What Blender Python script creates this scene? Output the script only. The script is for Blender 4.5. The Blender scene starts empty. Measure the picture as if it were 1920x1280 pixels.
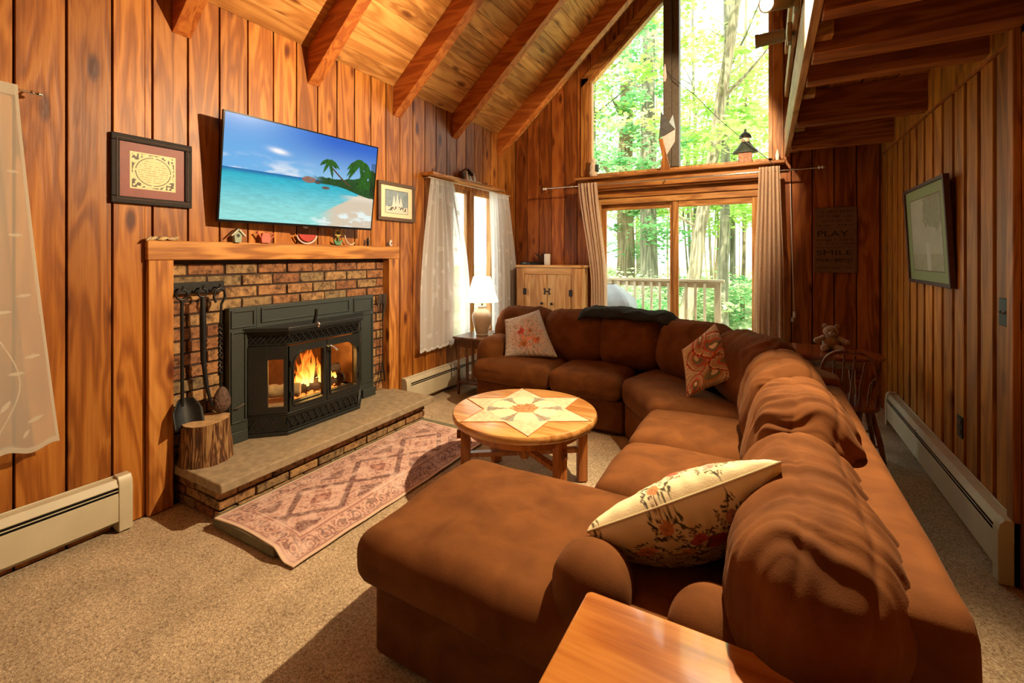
import bpy, bmesh, math, random
import numpy as np
from mathutils import Vector, Matrix, noise as mn

random.seed(7)
SC = bpy.context.scene
COL = SC.collection
R = math.radians

# ------------------------------------------------------------------ camera
cam_data = bpy.data.cameras.new('camera')
cam = bpy.data.objects.new('camera', cam_data)
COL.objects.link(cam)
cam.location = (0, 0, 1.45)
cam.rotation_euler = (R(90), 0, R(29.2))
cam_data.sensor_width = 36.0
cam_data.lens = 36.0 * 853.0 / 1920.0
cam_data.shift_y = -160.0 / 1920.0
cam_data.clip_start = 0.02
cam_data.clip_end = 300
SC.camera = cam

# ------------------------------------------------------------------ view
SC.view_settings.view_transform = 'Standard'
SC.view_settings.look = 'None'
SC.view_settings.gamma = 1.0
SC.view_settings.exposure = 0.0
SC.cycles.max_bounces = 10
SC.cycles.diffuse_bounces = 3
SC.cycles.transparent_max_bounces = 16
SC.cycles.sample_clamp_indirect = 6.0

# ------------------------------------------------------------------ daylight
world = bpy.data.worlds.new('world')
SC.world = world
world.use_nodes = True
wn = world.node_tree.nodes
wn['Background'].inputs[0].default_value = (0.93, 1.0, 0.94, 1)
wn['Background'].inputs[1].default_value = 4.2
def sun(energy, rot, color, angle):
    d = bpy.data.lights.new('sun', 'SUN'); d.energy = energy; d.color = color; d.angle = R(angle)
    o = bpy.data.objects.new('sun', d); o.rotation_euler = rot; COL.objects.link(o)
sun(12.0, (R(38), 0, R(14)), (1.0, 0.95, 0.8), 1.5)      # from behind the house on to the trees

def lamp(kind, loc, energy, color, size=0.05, **kw):
    d = bpy.data.lights.new('light', kind); d.energy = energy; d.color = color
    if kind in ('POINT', 'SPOT'): d.shadow_soft_size = size
    for k, v in kw.items(): setattr(d, k, v)
    o = bpy.data.objects.new('light', d); o.location = loc; COL.objects.link(o)
    return o
# warm fill light added behind the camera, no fixture modelled
kl = lamp('AREA', (-1.6, -2.2, 2.6), 3, (1.0, 0.72, 0.42), shape='DISK')
kl.data.size = 0.45

# ------------------------------------------------------------------ helpers
BASE = (0.0, 0.0, 0.0)

def link(name, me, mat, parent=None, smooth=True, bevel=0, base=None, subsurf=0):
    o = bpy.data.objects.new(name, me)
    COL.objects.link(o)
    if mat is not None:
        if isinstance(mat, (list, tuple)):
            for m in mat: me.materials.append(m)
        else:
            me.materials.append(mat)
    if parent is not None:
        o.parent = parent
    elif base is not None:
        o.location = base
    if smooth and len(me.polygons):
        me.polygons.foreach_set('use_smooth', [True] * len(me.polygons))
    if bevel:
        b = o.modifiers.new('b', 'BEVEL'); b.width = bevel; b.segments = 2; b.limit_method = 'ANGLE'; b.angle_limit = R(40)
        b.harden_normals = False
    if subsurf:
        s = o.modifiers.new('s', 'SUBSURF'); s.levels = subsurf; s.render_levels = subsurf
    if smooth:
        try:
            me.set_sharp_from_angle(angle=R(38))
        except Exception:
            pass
    return o

def tag(o, label=None, cat=None, group=None, kind=None):
    if label: o['label'] = label
    if cat: o['category'] = cat
    if group: o['group'] = group
    if kind: o['kind'] = kind
    return o

def thing(name, label, cat, loc, group=None, rz=0):
    o = bpy.data.objects.new(name, None); COL.objects.link(o)
    o.empty_display_size = 0.05
    o.location = fxp(loc); o.rotation_euler = (0, 0, rz)
    return tag(o, label, cat, group)

def wpos(o):
    return Vector(o.location) + (wpos(o.parent) if o.parent else Vector((0, 0, 0)))

def frame_of(d):
    d = Vector(d).normalized()
    a = Vector((0, 0, 1)) if abs(d.z) < 0.9 else Vector((1, 0, 0))
    u = d.cross(a).normalized(); v = d.cross(u).normalized()
    return u, v

FX = [1.0, 0.0, 0.0]      # scale about the camera (factor, shift) for fireplace group and mantel ornaments
def fxp(p): return (p[0] * FX[0], p[1] * FX[0], p[2] * FX[0] + FX[2])

class MB:
    """collects shapes given in WORLD coordinates; build() links them as one mesh"""
    def __init__(s): s.v = []; s.f = []; s.mi = []
    def add(s, vs, fs, mi=0):
        n = len(s.v); s.v += [tuple(p) for p in vs] if FX[0] == 1 else [fxp(p) for p in vs]
        for f in fs: s.f.append([i + n for i in f]); s.mi.append(mi)
        return s
    def box(s, x0, x1, y0, y1, z0, z1, mi=0):
        v = [(x, y, z) for z in (z0, z1) for y in (y0, y1) for x in (x0, x1)]
        return s.add(v, [(0,2,3,1),(4,5,7,6),(0,1,5,4),(2,6,7,3),(0,4,6,2),(1,3,7,5)], mi)
    def bar(s, a, b, w, h, up=(0, 0, 1), mi=0):
        a = Vector(a); b = Vector(b); d = (b - a).normalized(); up = Vector(up)
        u = d.cross(up)
        if u.length < 1e-4: u = d.cross(Vector((1, 0, 0)))
        u.normalize(); t = u.cross(d).normalized()
        vs = []
        for p in (a, b):
            for sx, sy in ((-1,-1),(1,-1),(1,1),(-1,1)): vs.append(p + u * sx * w / 2 + t * sy * h / 2)
        return s.add(vs, [(0,1,2,3),(7,6,5,4),(0,4,5,1),(1,5,6,2),(2,6,7,3),(3,7,4,0)], mi)
    def prism(s, poly, z0, z1, mi=0):
        n = len(poly)
        vs = [(p[0], p[1], z0) for p in poly] + [(p[0], p[1], z1) for p in poly]
        fs = [list(range(n))[::-1], list(range(n, 2 * n))] + [(i, (i + 1) % n, n + (i + 1) % n, n + i) for i in range(n)]
        return s.add(vs, fs, mi)
    def extrude(s, poly3, d, mi=0):
        n = len(poly3); d = Vector(d)
        vs = [Vector(p) for p in poly3] + [Vector(p) + d for p in poly3]
        fs = [list(range(n))[::-1], list(range(n, 2 * n))] + [(i, (i + 1) % n, n + (i + 1) % n, n + i) for i in range(n)]
        return s.add(vs, fs, mi)
    def tube(s, pts, r, seg=10, mi=0, closed=False):
        pts = [Vector(p) for p in pts]; n = len(pts)
        rs = r if isinstance(r, (list, tuple)) else [r] * n
        vs = []; u = None
        for i, p in enumerate(pts):
            if closed: d = pts[(i + 1) % n] - pts[i - 1]
            else: d = pts[min(i + 1, n - 1)] - pts[max(i - 1, 0)]
            d.normalize()
            if u is None: u, w = frame_of(d)
            else:
                u = (u - d * u.dot(d)).normalized(); w = d.cross(u)
            for k in range(seg):
                a = 2 * math.pi * k / seg
                vs.append(p + (u * math.cos(a) + w * math.sin(a)) * rs[i])
        fs = []
        m = n if closed else n - 1
        for i in range(m):
            j = (i + 1) % n
            for k in range(seg):
                fs.append((i * seg + k, i * seg + (k + 1) % seg, j * seg + (k + 1) % seg, j * seg + k))
        if not closed:
            fs.append(tuple(range(seg))[::-1]); fs.append(tuple((n - 1) * seg + k for k in range(seg)))
        return s.add(vs, fs, mi)
    def lathe(s, prof, c, seg=32, axis=(0, 0, 1), sx=1, sy=1, mi=0):
        """prof: (radius, height) pairs along axis from c"""
        c = Vector(c); ax = Vector(axis).normalized()
        if abs(ax.z) > 0.99: u, w = Vector((1, 0, 0)), Vector((0, 1, 0))
        else: u, w = frame_of(ax)
        vs = []
        for r, h in prof:
            for k in range(seg):
                a = 2 * math.pi * k / seg
                vs.append(c + ax * h + u * math.cos(a) * r * sx + w * math.sin(a) * r * sy)
        fs = []
        for i in range(len(prof) - 1):
            for k in range(seg):
                fs.append((i * seg + k, i * seg + (k + 1) % seg, (i + 1) * seg + (k + 1) % seg, (i + 1) * seg + k))
        fs.append(tuple(range(seg))[::-1]); fs.append(tuple((len(prof) - 1) * seg + k for k in range(seg)))
        return s.add(vs, fs, mi)
    def ball(s, c, r, seg=20, mi=0, sc=(1, 1, 1)):
        m = max(6, seg // 2); vs = []; c = Vector(c)
        for i in range(1, m):
            t = math.pi * i / m
            for k in range(seg):
                a = 2 * math.pi * k / seg
                vs.append((c.x + r * sc[0] * math.sin(t) * math.cos(a), c.y + r * sc[1] * math.sin(t) * math.sin(a), c.z + r * sc[2] * math.cos(t)))
        fs = []
        for i in range(m - 2):
            for k in range(seg):
                fs.append((i * seg + k, (i + 1) * seg + k, (i + 1) * seg + (k + 1) % seg, i * seg + (k + 1) % seg))
        vs.append((c.x, c.y, c.z + r * sc[2])); vs.append((c.x, c.y, c.z - r * sc[2])); t, b = len(vs) - 2, len(vs) - 1
        for k in range(seg):
            fs.append((t, k, (k + 1) % seg)); fs.append((b, (m - 2) * seg + (k + 1) % seg, (m - 2) * seg + k))
        return s.add(vs, fs, mi)
    def grid(s, fn, nu, nv, mi=0, wrap=False):
        vs = [fn(i / nu, j / nv) for j in range(nv + 1) for i in range(nu + 1)]
        fs = [(j * (nu + 1) + i, j * (nu + 1) + i + 1, (j + 1) * (nu + 1) + i + 1, (j + 1) * (nu + 1) + i) for j in range(nv) for i in range(nu)]
        return s.add(vs, fs, mi)
    def build(s, name, mat, parent=None, label=None, kind=None, cat=None, group=None, base=None, origin=None, **kw):
        o = wpos(parent) if parent is not None else Vector(fxp(base) if base is not None else (0, 0, 0))
        if parent is not None and parent.rotation_euler.z:
            M = Matrix.Rotation(-parent.rotation_euler.z, 3, 'Z')
            vs = [tuple(M @ (Vector(p) - o)) for p in s.v]
        else:
            vs = [(p[0] - o.x, p[1] - o.y, p[2] - o.z) for p in s.v]
        me = bpy.data.meshes.new(name)
        me.from_pydata(vs, [], s.f)
        if any(s.mi): me.polygons.foreach_set('material_index', s.mi)
        me.validate(); me.update()
        bm = bmesh.new(); bm.from_mesh(me); bmesh.ops.recalc_face_normals(bm, faces=bm.faces); bm.to_mesh(me); bm.free()
        ob = link(name, me, mat, parent, base=tuple(o) if parent is None else None, **kw)
        return tag(ob, label, cat, group, kind)

# ------------------------------------------------------------------ materials
def newmat(name):
    m = bpy.data.materials.new(name); m.use_nodes = True
    nt = m.node_tree; b = nt.nodes['Principled BSDF']
    return m, nt, b

def N(nt, kind, **kw):
    n = nt.nodes.new(kind)
    for k, v in kw.items():
        if k.startswith('i_'): n.inputs[int(k[2:])].default_value = v
        else: setattr(n, k, v)
    return n

def L(nt, a, b): nt.links.new(a, b)

def ramp(nt, stops, interp='LINEAR'):
    r = N(nt, 'ShaderNodeValToRGB'); cr = r.color_ramp; cr.interpolation = interp
    while len(cr.elements) < len(stops): cr.elements.new(0.5)
    for e, (p, c) in zip(cr.elements, stops):
        e.position = p; e.color = (*c, 1) if len(c) == 3 else c
    return r

def mathn(nt, op, a, b=None, c=None):
    n = N(nt, 'ShaderNodeMath', operation=op)
    for i, x in enumerate((a, b, c)):
        if x is None: continue
        if isinstance(x, (int, float)): n.inputs[i].default_value = x
        else: L(nt, x, n.inputs[i])
    return n.outputs[0]

def mixc(nt, f, a, b, mode='MIX'):
    n = N(nt, 'ShaderNodeMix', data_type='RGBA', blend_type=mode)
    for i, x in ((0, f), (6, a), (7, b)):
        if isinstance(x, (int, float)): n.inputs[i].default_value = x
        elif isinstance(x, tuple): n.inputs[i].default_value = (*x, 1) if len(x) == 3 else x
        else: L(nt, x, n.inputs[i])
    return n.outputs[2]

def plain(name, col, rough=0.6, metal=0, noise=0.0, nscale=30, bump=0.0, sheen=0.0, coat=0.0, emit=None, estr=0):
    m, nt, b = newmat(name)
    b.inputs['Roughness'].default_value = rough; b.inputs['Metallic'].default_value = metal
    b.inputs['Sheen Weight'].default_value = sheen
    b.inputs['Coat Weight'].default_value = coat
    tc = N(nt, 'ShaderNodeTexCoord'); nz = N(nt, 'ShaderNodeTexNoise'); nz.inputs['Scale'].default_value = nscale
    nz.inputs['Detail'].default_value = 5
    L(nt, tc.outputs['Object'], nz.inputs['Vector'])
    k = 1 + noise; d = 1 - noise
    r = ramp(nt, [(0.3, tuple(max(0, c * d) for c in col)), (0.7, tuple(min(1, c * k) for c in col))])
    L(nt, nz.outputs['Fac'], r.inputs[0]); L(nt, r.outputs[0], b.inputs['Base Color'])
    if bump:
        bp = N(nt, 'ShaderNodeBump'); bp.inputs['Strength'].default_value = bump; bp.inputs['Distance'].default_value = 0.01
        L(nt, nz.outputs['Fac'], bp.inputs['Height']); L(nt, bp.outputs[0], b.inputs['Normal'])
    if emit:
        b.inputs['Emission Color'].default_value = (*emit, 1); b.inputs['Emission Strength'].default_value = estr
    return m

def wood(name, dark, mid, light, grain='z', board=None, bw=0.181, boff=0.0, rough=0.5, knots=1.0, gscale=1.0, coat=0.0, var=0.35, coatrough=0.1, bump=0.25, objrand=False, hue=0.0):
    """procedural timber: grain axis, optional boards counted along `board` axis"""
    m, nt, b = newmat(name)
    tc = N(nt, 'ShaderNodeTexCoord'); sp = N(nt, 'ShaderNodeSeparateXYZ'); L(nt, tc.outputs['Object'], sp.inputs[0])
    ax = {'x': 0, 'y': 1, 'z': 2}
    rnd = None
    if board:
        idx = mathn(nt, 'FLOOR', mathn(nt, 'DIVIDE', mathn(nt, 'SUBTRACT', sp.outputs[ax[board]], boff), bw))
        w = N(nt, 'ShaderNodeTexWhiteNoise', noise_dimensions='1D'); L(nt, idx, w.inputs['W'])
        rnd = w.outputs['Value']
    elif objrand:
        oi = N(nt, 'ShaderNodeObjectInfo'); rnd = oi.outputs['Random']
    off = None
    mp = N(nt, 'ShaderNodeVectorMath', operation='MULTIPLY')
    L(nt, tc.outputs['Object'], mp.inputs[0])
    sc = [10.0 * gscale] * 3; sc[ax[grain]] = 1.1 * gscale
    mp.inputs[1].default_value = sc
    vec = mp.outputs[0]
    if rnd is not None:
        cx = N(nt, 'ShaderNodeCombineXYZ')
        o1 = mathn(nt, 'MULTIPLY', rnd, 37.0)
        L(nt, o1, cx.inputs[0]); L(nt, o1, cx.inputs[1]); L(nt, o1, cx.inputs[2])
        ad = N(nt, 'ShaderNodeVectorMath', operation='ADD'); L(nt, vec, ad.inputs[0]); L(nt, cx.outputs[0], ad.inputs[1]); vec = ad.outputs[0]
    # knots
    vk = N(nt, 'ShaderNodeVectorMath', operation='MULTIPLY'); L(nt, vec, vk.inputs[0])
    ks = [0.62] * 3; ks[ax[grain]] = 2.1; vk.inputs[1].default_value = ks
    vo = N(nt, 'ShaderNodeTexVoronoi', feature='F1'); vo.inputs['Scale'].default_value = 1.0; L(nt, vk.outputs[0], vo.inputs['Vector'])
    kd = vo.outputs['Distance']
    # grain warped round the knots
    n0 = N(nt, 'ShaderNodeTexNoise'); n0.inputs['Scale'].default_value = 0.7; n0.inputs['Detail'].default_value = 3; n0.inputs['Distortion'].default_value = 0.6
    L(nt, vec, n0.inputs['Vector'])
    s1 = mathn(nt, 'MULTIPLY', n0.outputs['Fac'], 34.0)
    s2 = mathn(nt, 'DIVIDE', 1.1, mathn(nt, 'ADD', kd, 0.22))
    rings = mathn(nt, 'MULTIPLY_ADD', mathn(nt, 'SINE', mathn(nt, 'ADD', s1, mathn(nt, 'MULTIPLY', s2, 2.2 * knots))), 0.5, 0.5)
    n1 = N(nt, 'ShaderNodeTexNoise'); n1.inputs['Scale'].default_value = 9.0; n1.inputs['Detail'].default_value = 6; n1.inputs['Roughness'].default_value = 0.7
    v3 = N(nt, 'ShaderNodeVectorMath', operation='MULTIPLY'); L(nt, vec, v3.inputs[0])
    k3 = [1.0] * 3; k3[ax[grain]] = 0.3; v3.inputs[1].default_value = k3; L(nt, v3.outputs[0], n1.inputs['Vector'])
    f = mathn(nt, 'ADD', mathn(nt, 'MULTIPLY', rings, 0.38), mathn(nt, 'MULTIPLY', n1.outputs['Fac'], 0.62))
    r = ramp(nt, [(0.20, dark), (0.5, mid), (0.80, light)]); L(nt, f, r.inputs[0])
    col = r.outputs[0]
    n2 = N(nt, 'ShaderNodeTexNoise'); n2.inputs['Scale'].default_value = 0.35; n2.inputs['Detail'].default_value = 2; L(nt, vec, n2.inputs['Vector'])
    bl = ramp(nt, [(0.35, (0.76, 0.70, 0.64)), (0.62, (1.06, 1.06, 1.06))]); L(nt, n2.outputs['Fac'], bl.inputs[0])
    col = mixc(nt, 0.8, col, bl.outputs[0], 'MULTIPLY')
    if knots > 0:
        kr = ramp(nt, [(0.0, (0.16, 0.07, 0.03)), (0.10, (0.3, 0.16, 0.09)), (0.2, (1, 1, 1))]); L(nt, kd, kr.inputs[0])
        col = mixc(nt, min(1.0, knots), col, kr.outputs[0], 'MULTIPLY')
    if rnd is not None:
        w2 = mathn(nt, 'FRACT', mathn(nt, 'MULTIPLY', rnd, 17.31))
        vr = ramp(nt, [(0, (1 - var, 1 - var * 1.1, 1 - var * 1.2)), (1, (1 + var * 0.5,) * 3)]); L(nt, w2, vr.inputs[0])
        col = mixc(nt, 1.0, col, vr.outputs[0], 'MULTIPLY')
    L(nt, col, b.inputs['Base Color'])
    b.inputs['Roughness'].default_value = rough
    b.inputs['Coat Weight'].default_value = coat; b.inputs['Coat Roughness'].default_value = coatrough
    b.inputs['Specular IOR Level'].default_value = 0.35
    bp = N(nt, 'ShaderNodeBump'); bp.inputs['Strength'].default_value = bump; bp.inputs['Distance'].default_value = 0.004
    L(nt, f, bp.inputs['Height']); L(nt, bp.outputs[0], b.inputs['Normal'])
    return m

WD, WM, WL = (0.25, 0.072, 0.009), (0.43, 0.145, 0.020), (0.58, 0.235, 0.042)
M = {}
M['wall_l'] = wood('pine_boards_left', WD, WM, WL, 'z', 'y', 0.181, 0.892 - 0.181 * 20, rough=0.42, knots=0.9)
M['wall_f'] = wood('pine_boards_far', (0.20, 0.050, 0.009), (0.36, 0.10, 0.018), (0.50, 0.17, 0.032), 'z', 'x', 0.181, -3.03, rough=0.42, knots=0.8)
M['wall_r'] = wood('pine_boards_right', (0.28, 0.10, 0.010), (0.50, 0.20, 0.020), (0.64, 0.30, 0.036), 'z', 'y', 0.187, 2.886 - 0.187 * 20, rough=0.45, knots=0.6)
M['ceil'] = wood('pine_ceiling', (0.40, 0.15, 0.032), (0.64, 0.29, 0.075), (0.80, 0.42, 0.13), 'y', 'x', 0.104, -3.03, rough=0.5, knots=0.9, var=0.22)
M['beam'] = wood('beam_timber', (0.34, 0.08, 0.014), (0.52, 0.15, 0.025), (0.66, 0.23, 0.045), 'x', rough=0.5, knots=0.3, objrand=True, var=0.12)
M['groove'] = plain('groove_dark', (0.028, 0.006, 0.003), 0.9)
M['mantel'] = wood('mantel_timber_y', (0.25, 0.08, 0.014), (0.5, 0.2, 0.04), (0.68, 0.33, 0.08), 'y', rough=0.45, knots=1.0)
M['post'] = wood('mantel_timber_z', (0.25, 0.075, 0.012), (0.48, 0.18, 0.035), (0.64, 0.29, 0.065), 'z', rough=0.45, knots=1.0)
M['trim_x'] = wood('window_trim_x', (0.2, 0.065, 0.013), (0.4, 0.15, 0.03), (0.55, 0.25, 0.06), 'x', rough=0.45, knots=0.12)
M['trim_z'] = wood('window_trim_z', (0.2, 0.065, 0.013), (0.4, 0.15, 0.03), (0.55, 0.25, 0.06), 'z', rough=0.45, knots=0.4)
M['frame_z'] = wood('sash_oak_z', (0.33, 0.13, 0.03), (0.52, 0.24, 0.07), (0.7, 0.38, 0.13), 'z', rough=0.4, knots=0.1)
M['frame_x'] = wood('sash_oak_x', (0.33, 0.13, 0.03), (0.52, 0.24, 0.07), (0.7, 0.38, 0.13), 'x', rough=0.4, knots=0.1)
M['mull'] = plain('dark_mullion', (0.10, 0.075, 0.05), 0.6, noise=0.2)
M['loft'] = wood('loft_timber', (0.2, 0.06, 0.014), (0.38, 0.14, 0.03), (0.5, 0.22, 0.055), 'y', 'x', 0.2, 0.2, rough=0.55, knots=0.8)
M['joist'] = wood('joist_timber', (0.16, 0.04, 0.010), (0.30, 0.085, 0.018), (0.42, 0.15, 0.032), 'x', rough=0.55, knots=0.3)
M['rail'] = wood('rail_timber', (0.24, 0.10, 0.03), (0.46, 0.24, 0.09), (0.6, 0.36, 0.15), 'y', rough=0.5, knots=0.2)
M['black'] = plain('black_iron', (0.012, 0.011, 0.010), 0.45, metal=0.3, noise=0.3, bump=0.1)
M['blackgloss'] = plain('black_gloss', (0.01, 0.01, 0.011), 0.15, noise=0.1)
M['stove'] = plain('stove_enamel', (0.016, 0.017, 0.015), 0.35, noise=0.25, nscale=60)
M['stoveg'] = plain('surround_enamel', (0.030, 0.036, 0.030), 0.5, noise=0.15, nscale=60)
M['chrome'] = plain('chrome', (0.75, 0.74, 0.72), 0.2, metal=1)
M['white'] = plain('white_paint', (0.8, 0.78, 0.74), 0.5, noise=0.03)
M['heater'] = plain('heater_cream', (0.55, 0.48, 0.33), 0.4, noise=0.06, nscale=8)
M['stone'] = plain('hearth_stone', (0.30, 0.225, 0.135), 0.75, noise=0.22, nscale=22, bump=0.35)
M['stoneg'] = plain('hearth_step_stone', (0.17, 0.15, 0.085), 0.8, noise=0.2, nscale=18, bump=0.3)
M['mortar'] = plain('mortar', (0.05, 0.028, 0.018), 0.95, noise=0.3, nscale=50, bump=0.4)

def glass_mat():
    m, nt, b = newmat('window_glass')
    nt.nodes.remove(b)
    tr = N(nt, 'ShaderNodeBsdfTransparent'); gl = N(nt, 'ShaderNodeBsdfGlossy'); gl.inputs['Roughness'].default_value = 0.02
    tr.inputs[0].default_value = (0.97, 0.99, 0.97, 1)
    fr = N(nt, 'ShaderNodeFresnel'); fr.inputs[0].default_value = 1.45
    mx = N(nt, 'ShaderNodeMixShader'); geo = N(nt, 'ShaderNodeNewGeometry'); L(nt, mathn(nt, 'MULTIPLY', fr.outputs[0], mathn(nt, 'SUBTRACT', 1.0, geo.outputs['Backfacing'])), mx.inputs[0]); L(nt, tr.outputs[0], mx.inputs[1]); L(nt, gl.outputs[0], mx.inputs[2])
    L(nt, mx.outputs[0], nt.nodes['Material Output'].inputs[0])
    return m
M['glass'] = glass_mat()

def brick_mat():
    m, nt, b = newmat('old_brick')
    tc = N(nt, 'ShaderNodeTexCoord')
    at = N(nt, 'ShaderNodeAttribute'); at.attribute_name = 'tone'
    nz = N(nt, 'ShaderNodeTexNoise'); nz.inputs['Scale'].default_value = 26; nz.inputs['Detail'].default_value = 7; nz.inputs['Roughness'].default_value = 0.7
    L(nt, tc.outputs['Object'], nz.inputs['Vector'])
    c1 = ramp(nt, [(0.0, (0.20, 0.075, 0.03)), (0.35, (0.30, 0.125, 0.045)), (0.7, (0.36, 0.20, 0.08)), (1.0, (0.20, 0.13, 0.06))]); L(nt, at.outputs['Fac'], c1.inputs[0])
    c2 = ramp(nt, [(0.34, (0.18, 0.14, 0.12)), (0.52, (1, 1, 1)), (0.70, (1.5, 1.6, 1.5))]); L(nt, nz.outputs['Fac'], c2.inputs[0])
    L(nt, mixc(nt, 1.0, c1.outputs[0], c2.outputs[0], 'MULTIPLY'), b.inputs['Base Color'])
    b.inputs['Roughness'].default_value = 0.85
    bp = N(nt, 'ShaderNodeBump'); bp.inputs['Strength'].default_value = 0.6; bp.inputs['Distance'].default_value = 0.006
    L(nt, nz.outputs['Fac'], bp.inputs['Height']); L(nt, bp.outputs[0], b.inputs['Normal'])
    return m
M['brick'] = brick_mat()

def carpet_mat():
    m, nt, b = newmat('shag_carpet')
    tc = N(nt, 'ShaderNodeTexCoord')
    n1 = N(nt, 'ShaderNodeTexNoise'); n1.inputs['Scale'].default_value = 115; n1.inputs['Detail'].default_value = 4; n1.inputs['Roughness'].default_value = 0.75; n1.inputs['Distortion'].default_value = 0.8
    n2 = N(nt, 'ShaderNodeTexNoise'); n2.inputs['Scale'].default_value = 4.5; n2.inputs['Detail'].default_value = 4
    L(nt, tc.outputs['Object'], n1.inputs['Vector']); L(nt, tc.outputs['Object'], n2.inputs['Vector'])
    c1 = ramp(nt, [(0.34, (0.22, 0.135, 0.07)), (0.5, (0.64, 0.47, 0.29)), (0.66, (0.90, 0.75, 0.54))]); L(nt, n1.outputs['Fac'], c1.inputs[0])
    c2 = ramp(nt, [(0.35, (0.84, 0.82, 0.78)), (0.65, (1.08, 1.06, 1.03))]); L(nt, n2.outputs['Fac'], c2.inputs[0])
    L(nt, mixc(nt, 1.0, c1.outputs[0], c2.outputs[0], 'MULTIPLY'), b.inputs['Base Color'])
    b.inputs['Roughness'].default_value = 0.95; b.inputs['Specular IOR Level'].default_value = 0.1
    b.inputs['Sheen Weight'].default_value = 0.1
    bp = N(nt, 'ShaderNodeBump'); bp.inputs['Strength'].default_value = 0.9; bp.inputs['Distance'].default_value = 0.012
    L(nt, n1.outputs['Fac'], bp.inputs['Height']); L(nt, bp.outputs[0], b.inputs['Normal'])
    return m
M['carpet'] = carpet_mat()

def suede(name, c0, c1):
    m, nt, b = newmat(name)
    tc = N(nt, 'ShaderNodeTexCoord')
    n1 = N(nt, 'ShaderNodeTexNoise'); n1.inputs['Scale'].default_value = 8.0; n1.inputs['Detail'].default_value = 7; n1.inputs['Distortion'].default_value = 0.4
    n2 = N(nt, 'ShaderNodeTexNoise'); n2.inputs['Scale'].default_value = 240; n2.inputs['Detail'].default_value = 2
    L(nt, tc.outputs['Object'], n1.inputs['Vector']); L(nt, tc.outputs['Object'], n2.inputs['Vector'])
    r = ramp(nt, [(0.30, c0), (0.66, c1)]); L(nt, n1.outputs['Fac'], r.inputs[0])
    L(nt, r.outputs[0], b.inputs['Base Color'])
    b.inputs['Roughness'].default_value = 0.9; b.inputs['Specular IOR Level'].default_value = 0.15
    b.inputs['Sheen Weight'].default_value = 0.05; b.inputs['Sheen Roughness'].default_value = 0.4
    b.inputs['Sheen Tint'].default_value = (0.9, 0.55, 0.32, 1)
    bp = N(nt, 'ShaderNodeBump'); bp.inputs['Strength'].default_value = 0.15; bp.inputs['Distance'].default_value = 0.003
    L(nt, n2.outputs['Fac'], bp.inputs['Height']); L(nt, bp.outputs[0], b.inputs['Normal'])
    return m
M['suede'] = suede('brown_suede', (0.110, 0.037, 0.009), (0.175, 0.062, 0.015))
M['throw'] = plain('dark_throw', (0.012, 0.014, 0.011), 0.95, noise=0.3, nscale=70, bump=0.5)

def attr_mat(name, rough=0.8, attr='col', emit=0.0, bump=0.0, alpha=False, sheen=0.0, coat=0.0, bscale=200):
    m, nt, b = newmat(name)
    at = N(nt, 'ShaderNodeAttribute'); at.attribute_name = attr
    if emit:
        b.inputs['Base Color'].default_value = (0.01, 0.01, 0.01, 1)
        L(nt, at.outputs['Color'], b.inputs['Emission Color']); b.inputs['Emission Strength'].default_value = emit
    else:
        L(nt, at.outputs['Color'], b.inputs['Base Color'])
    b.inputs['Roughness'].default_value = rough; b.inputs['Sheen Weight'].default_value = sheen; b.inputs['Coat Weight'].default_value = coat
    if bump:
        tc = N(nt, 'ShaderNodeTexCoord'); nz = N(nt, 'ShaderNodeTexNoise'); nz.inputs['Scale'].default_value = bscale
        L(nt, tc.outputs['Object'], nz.inputs['Vector'])
        bp = N(nt, 'ShaderNodeBump'); bp.inputs['Strength'].default_value = bump; bp.inputs['Distance'].default_value = 0.003
        L(nt, nz.outputs['Fac'], bp.inputs['Height']); L(nt, bp.outputs[0], b.inputs['Normal'])
    return m

def sheer_mat(name, col, dens):
    """translucent voile: attribute 'den' adds embroidery / hems"""
    m, nt, b = newmat(name); nt.nodes.remove(b)
    at = N(nt, 'ShaderNodeAttribute'); at.attribute_name = 'den'
    tr = N(nt, 'ShaderNodeBsdfTransparent'); df = N(nt, 'ShaderNodeBsdfDiffuse'); tl = N(nt, 'ShaderNodeBsdfTranslucent')
    df.inputs[0].default_value = (*col, 1); tl.inputs[0].default_value = (*col, 1)
    m1 = N(nt, 'ShaderNodeMixShader'); m1.inputs[0].default_value = 0.5
    L(nt, df.outputs[0], m1.inputs[1]); L(nt, tl.outputs[0], m1.inputs[2])
    f = mathn(nt, 'MINIMUM', mathn(nt, 'ADD', at.outputs['Fac'], dens), 1.0)
    m2 = N(nt, 'ShaderNodeMixShader'); L(nt, f, m2.inputs[0]); L(nt, tr.outputs[0], m2.inputs[1]); L(nt, m1.outputs[0], m2.inputs[2])
    L(nt, m2.outputs[0], nt.nodes['Material Output'].inputs[0])
    return m
M['sheer'] = sheer_mat('white_voile', (0.92, 0.93, 0.93), 0.62)
M['sheer_l'] = sheer_mat('ivory_voile', (0.80, 0.76, 0.64), 0.40)
M['curtain'] = None
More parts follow.
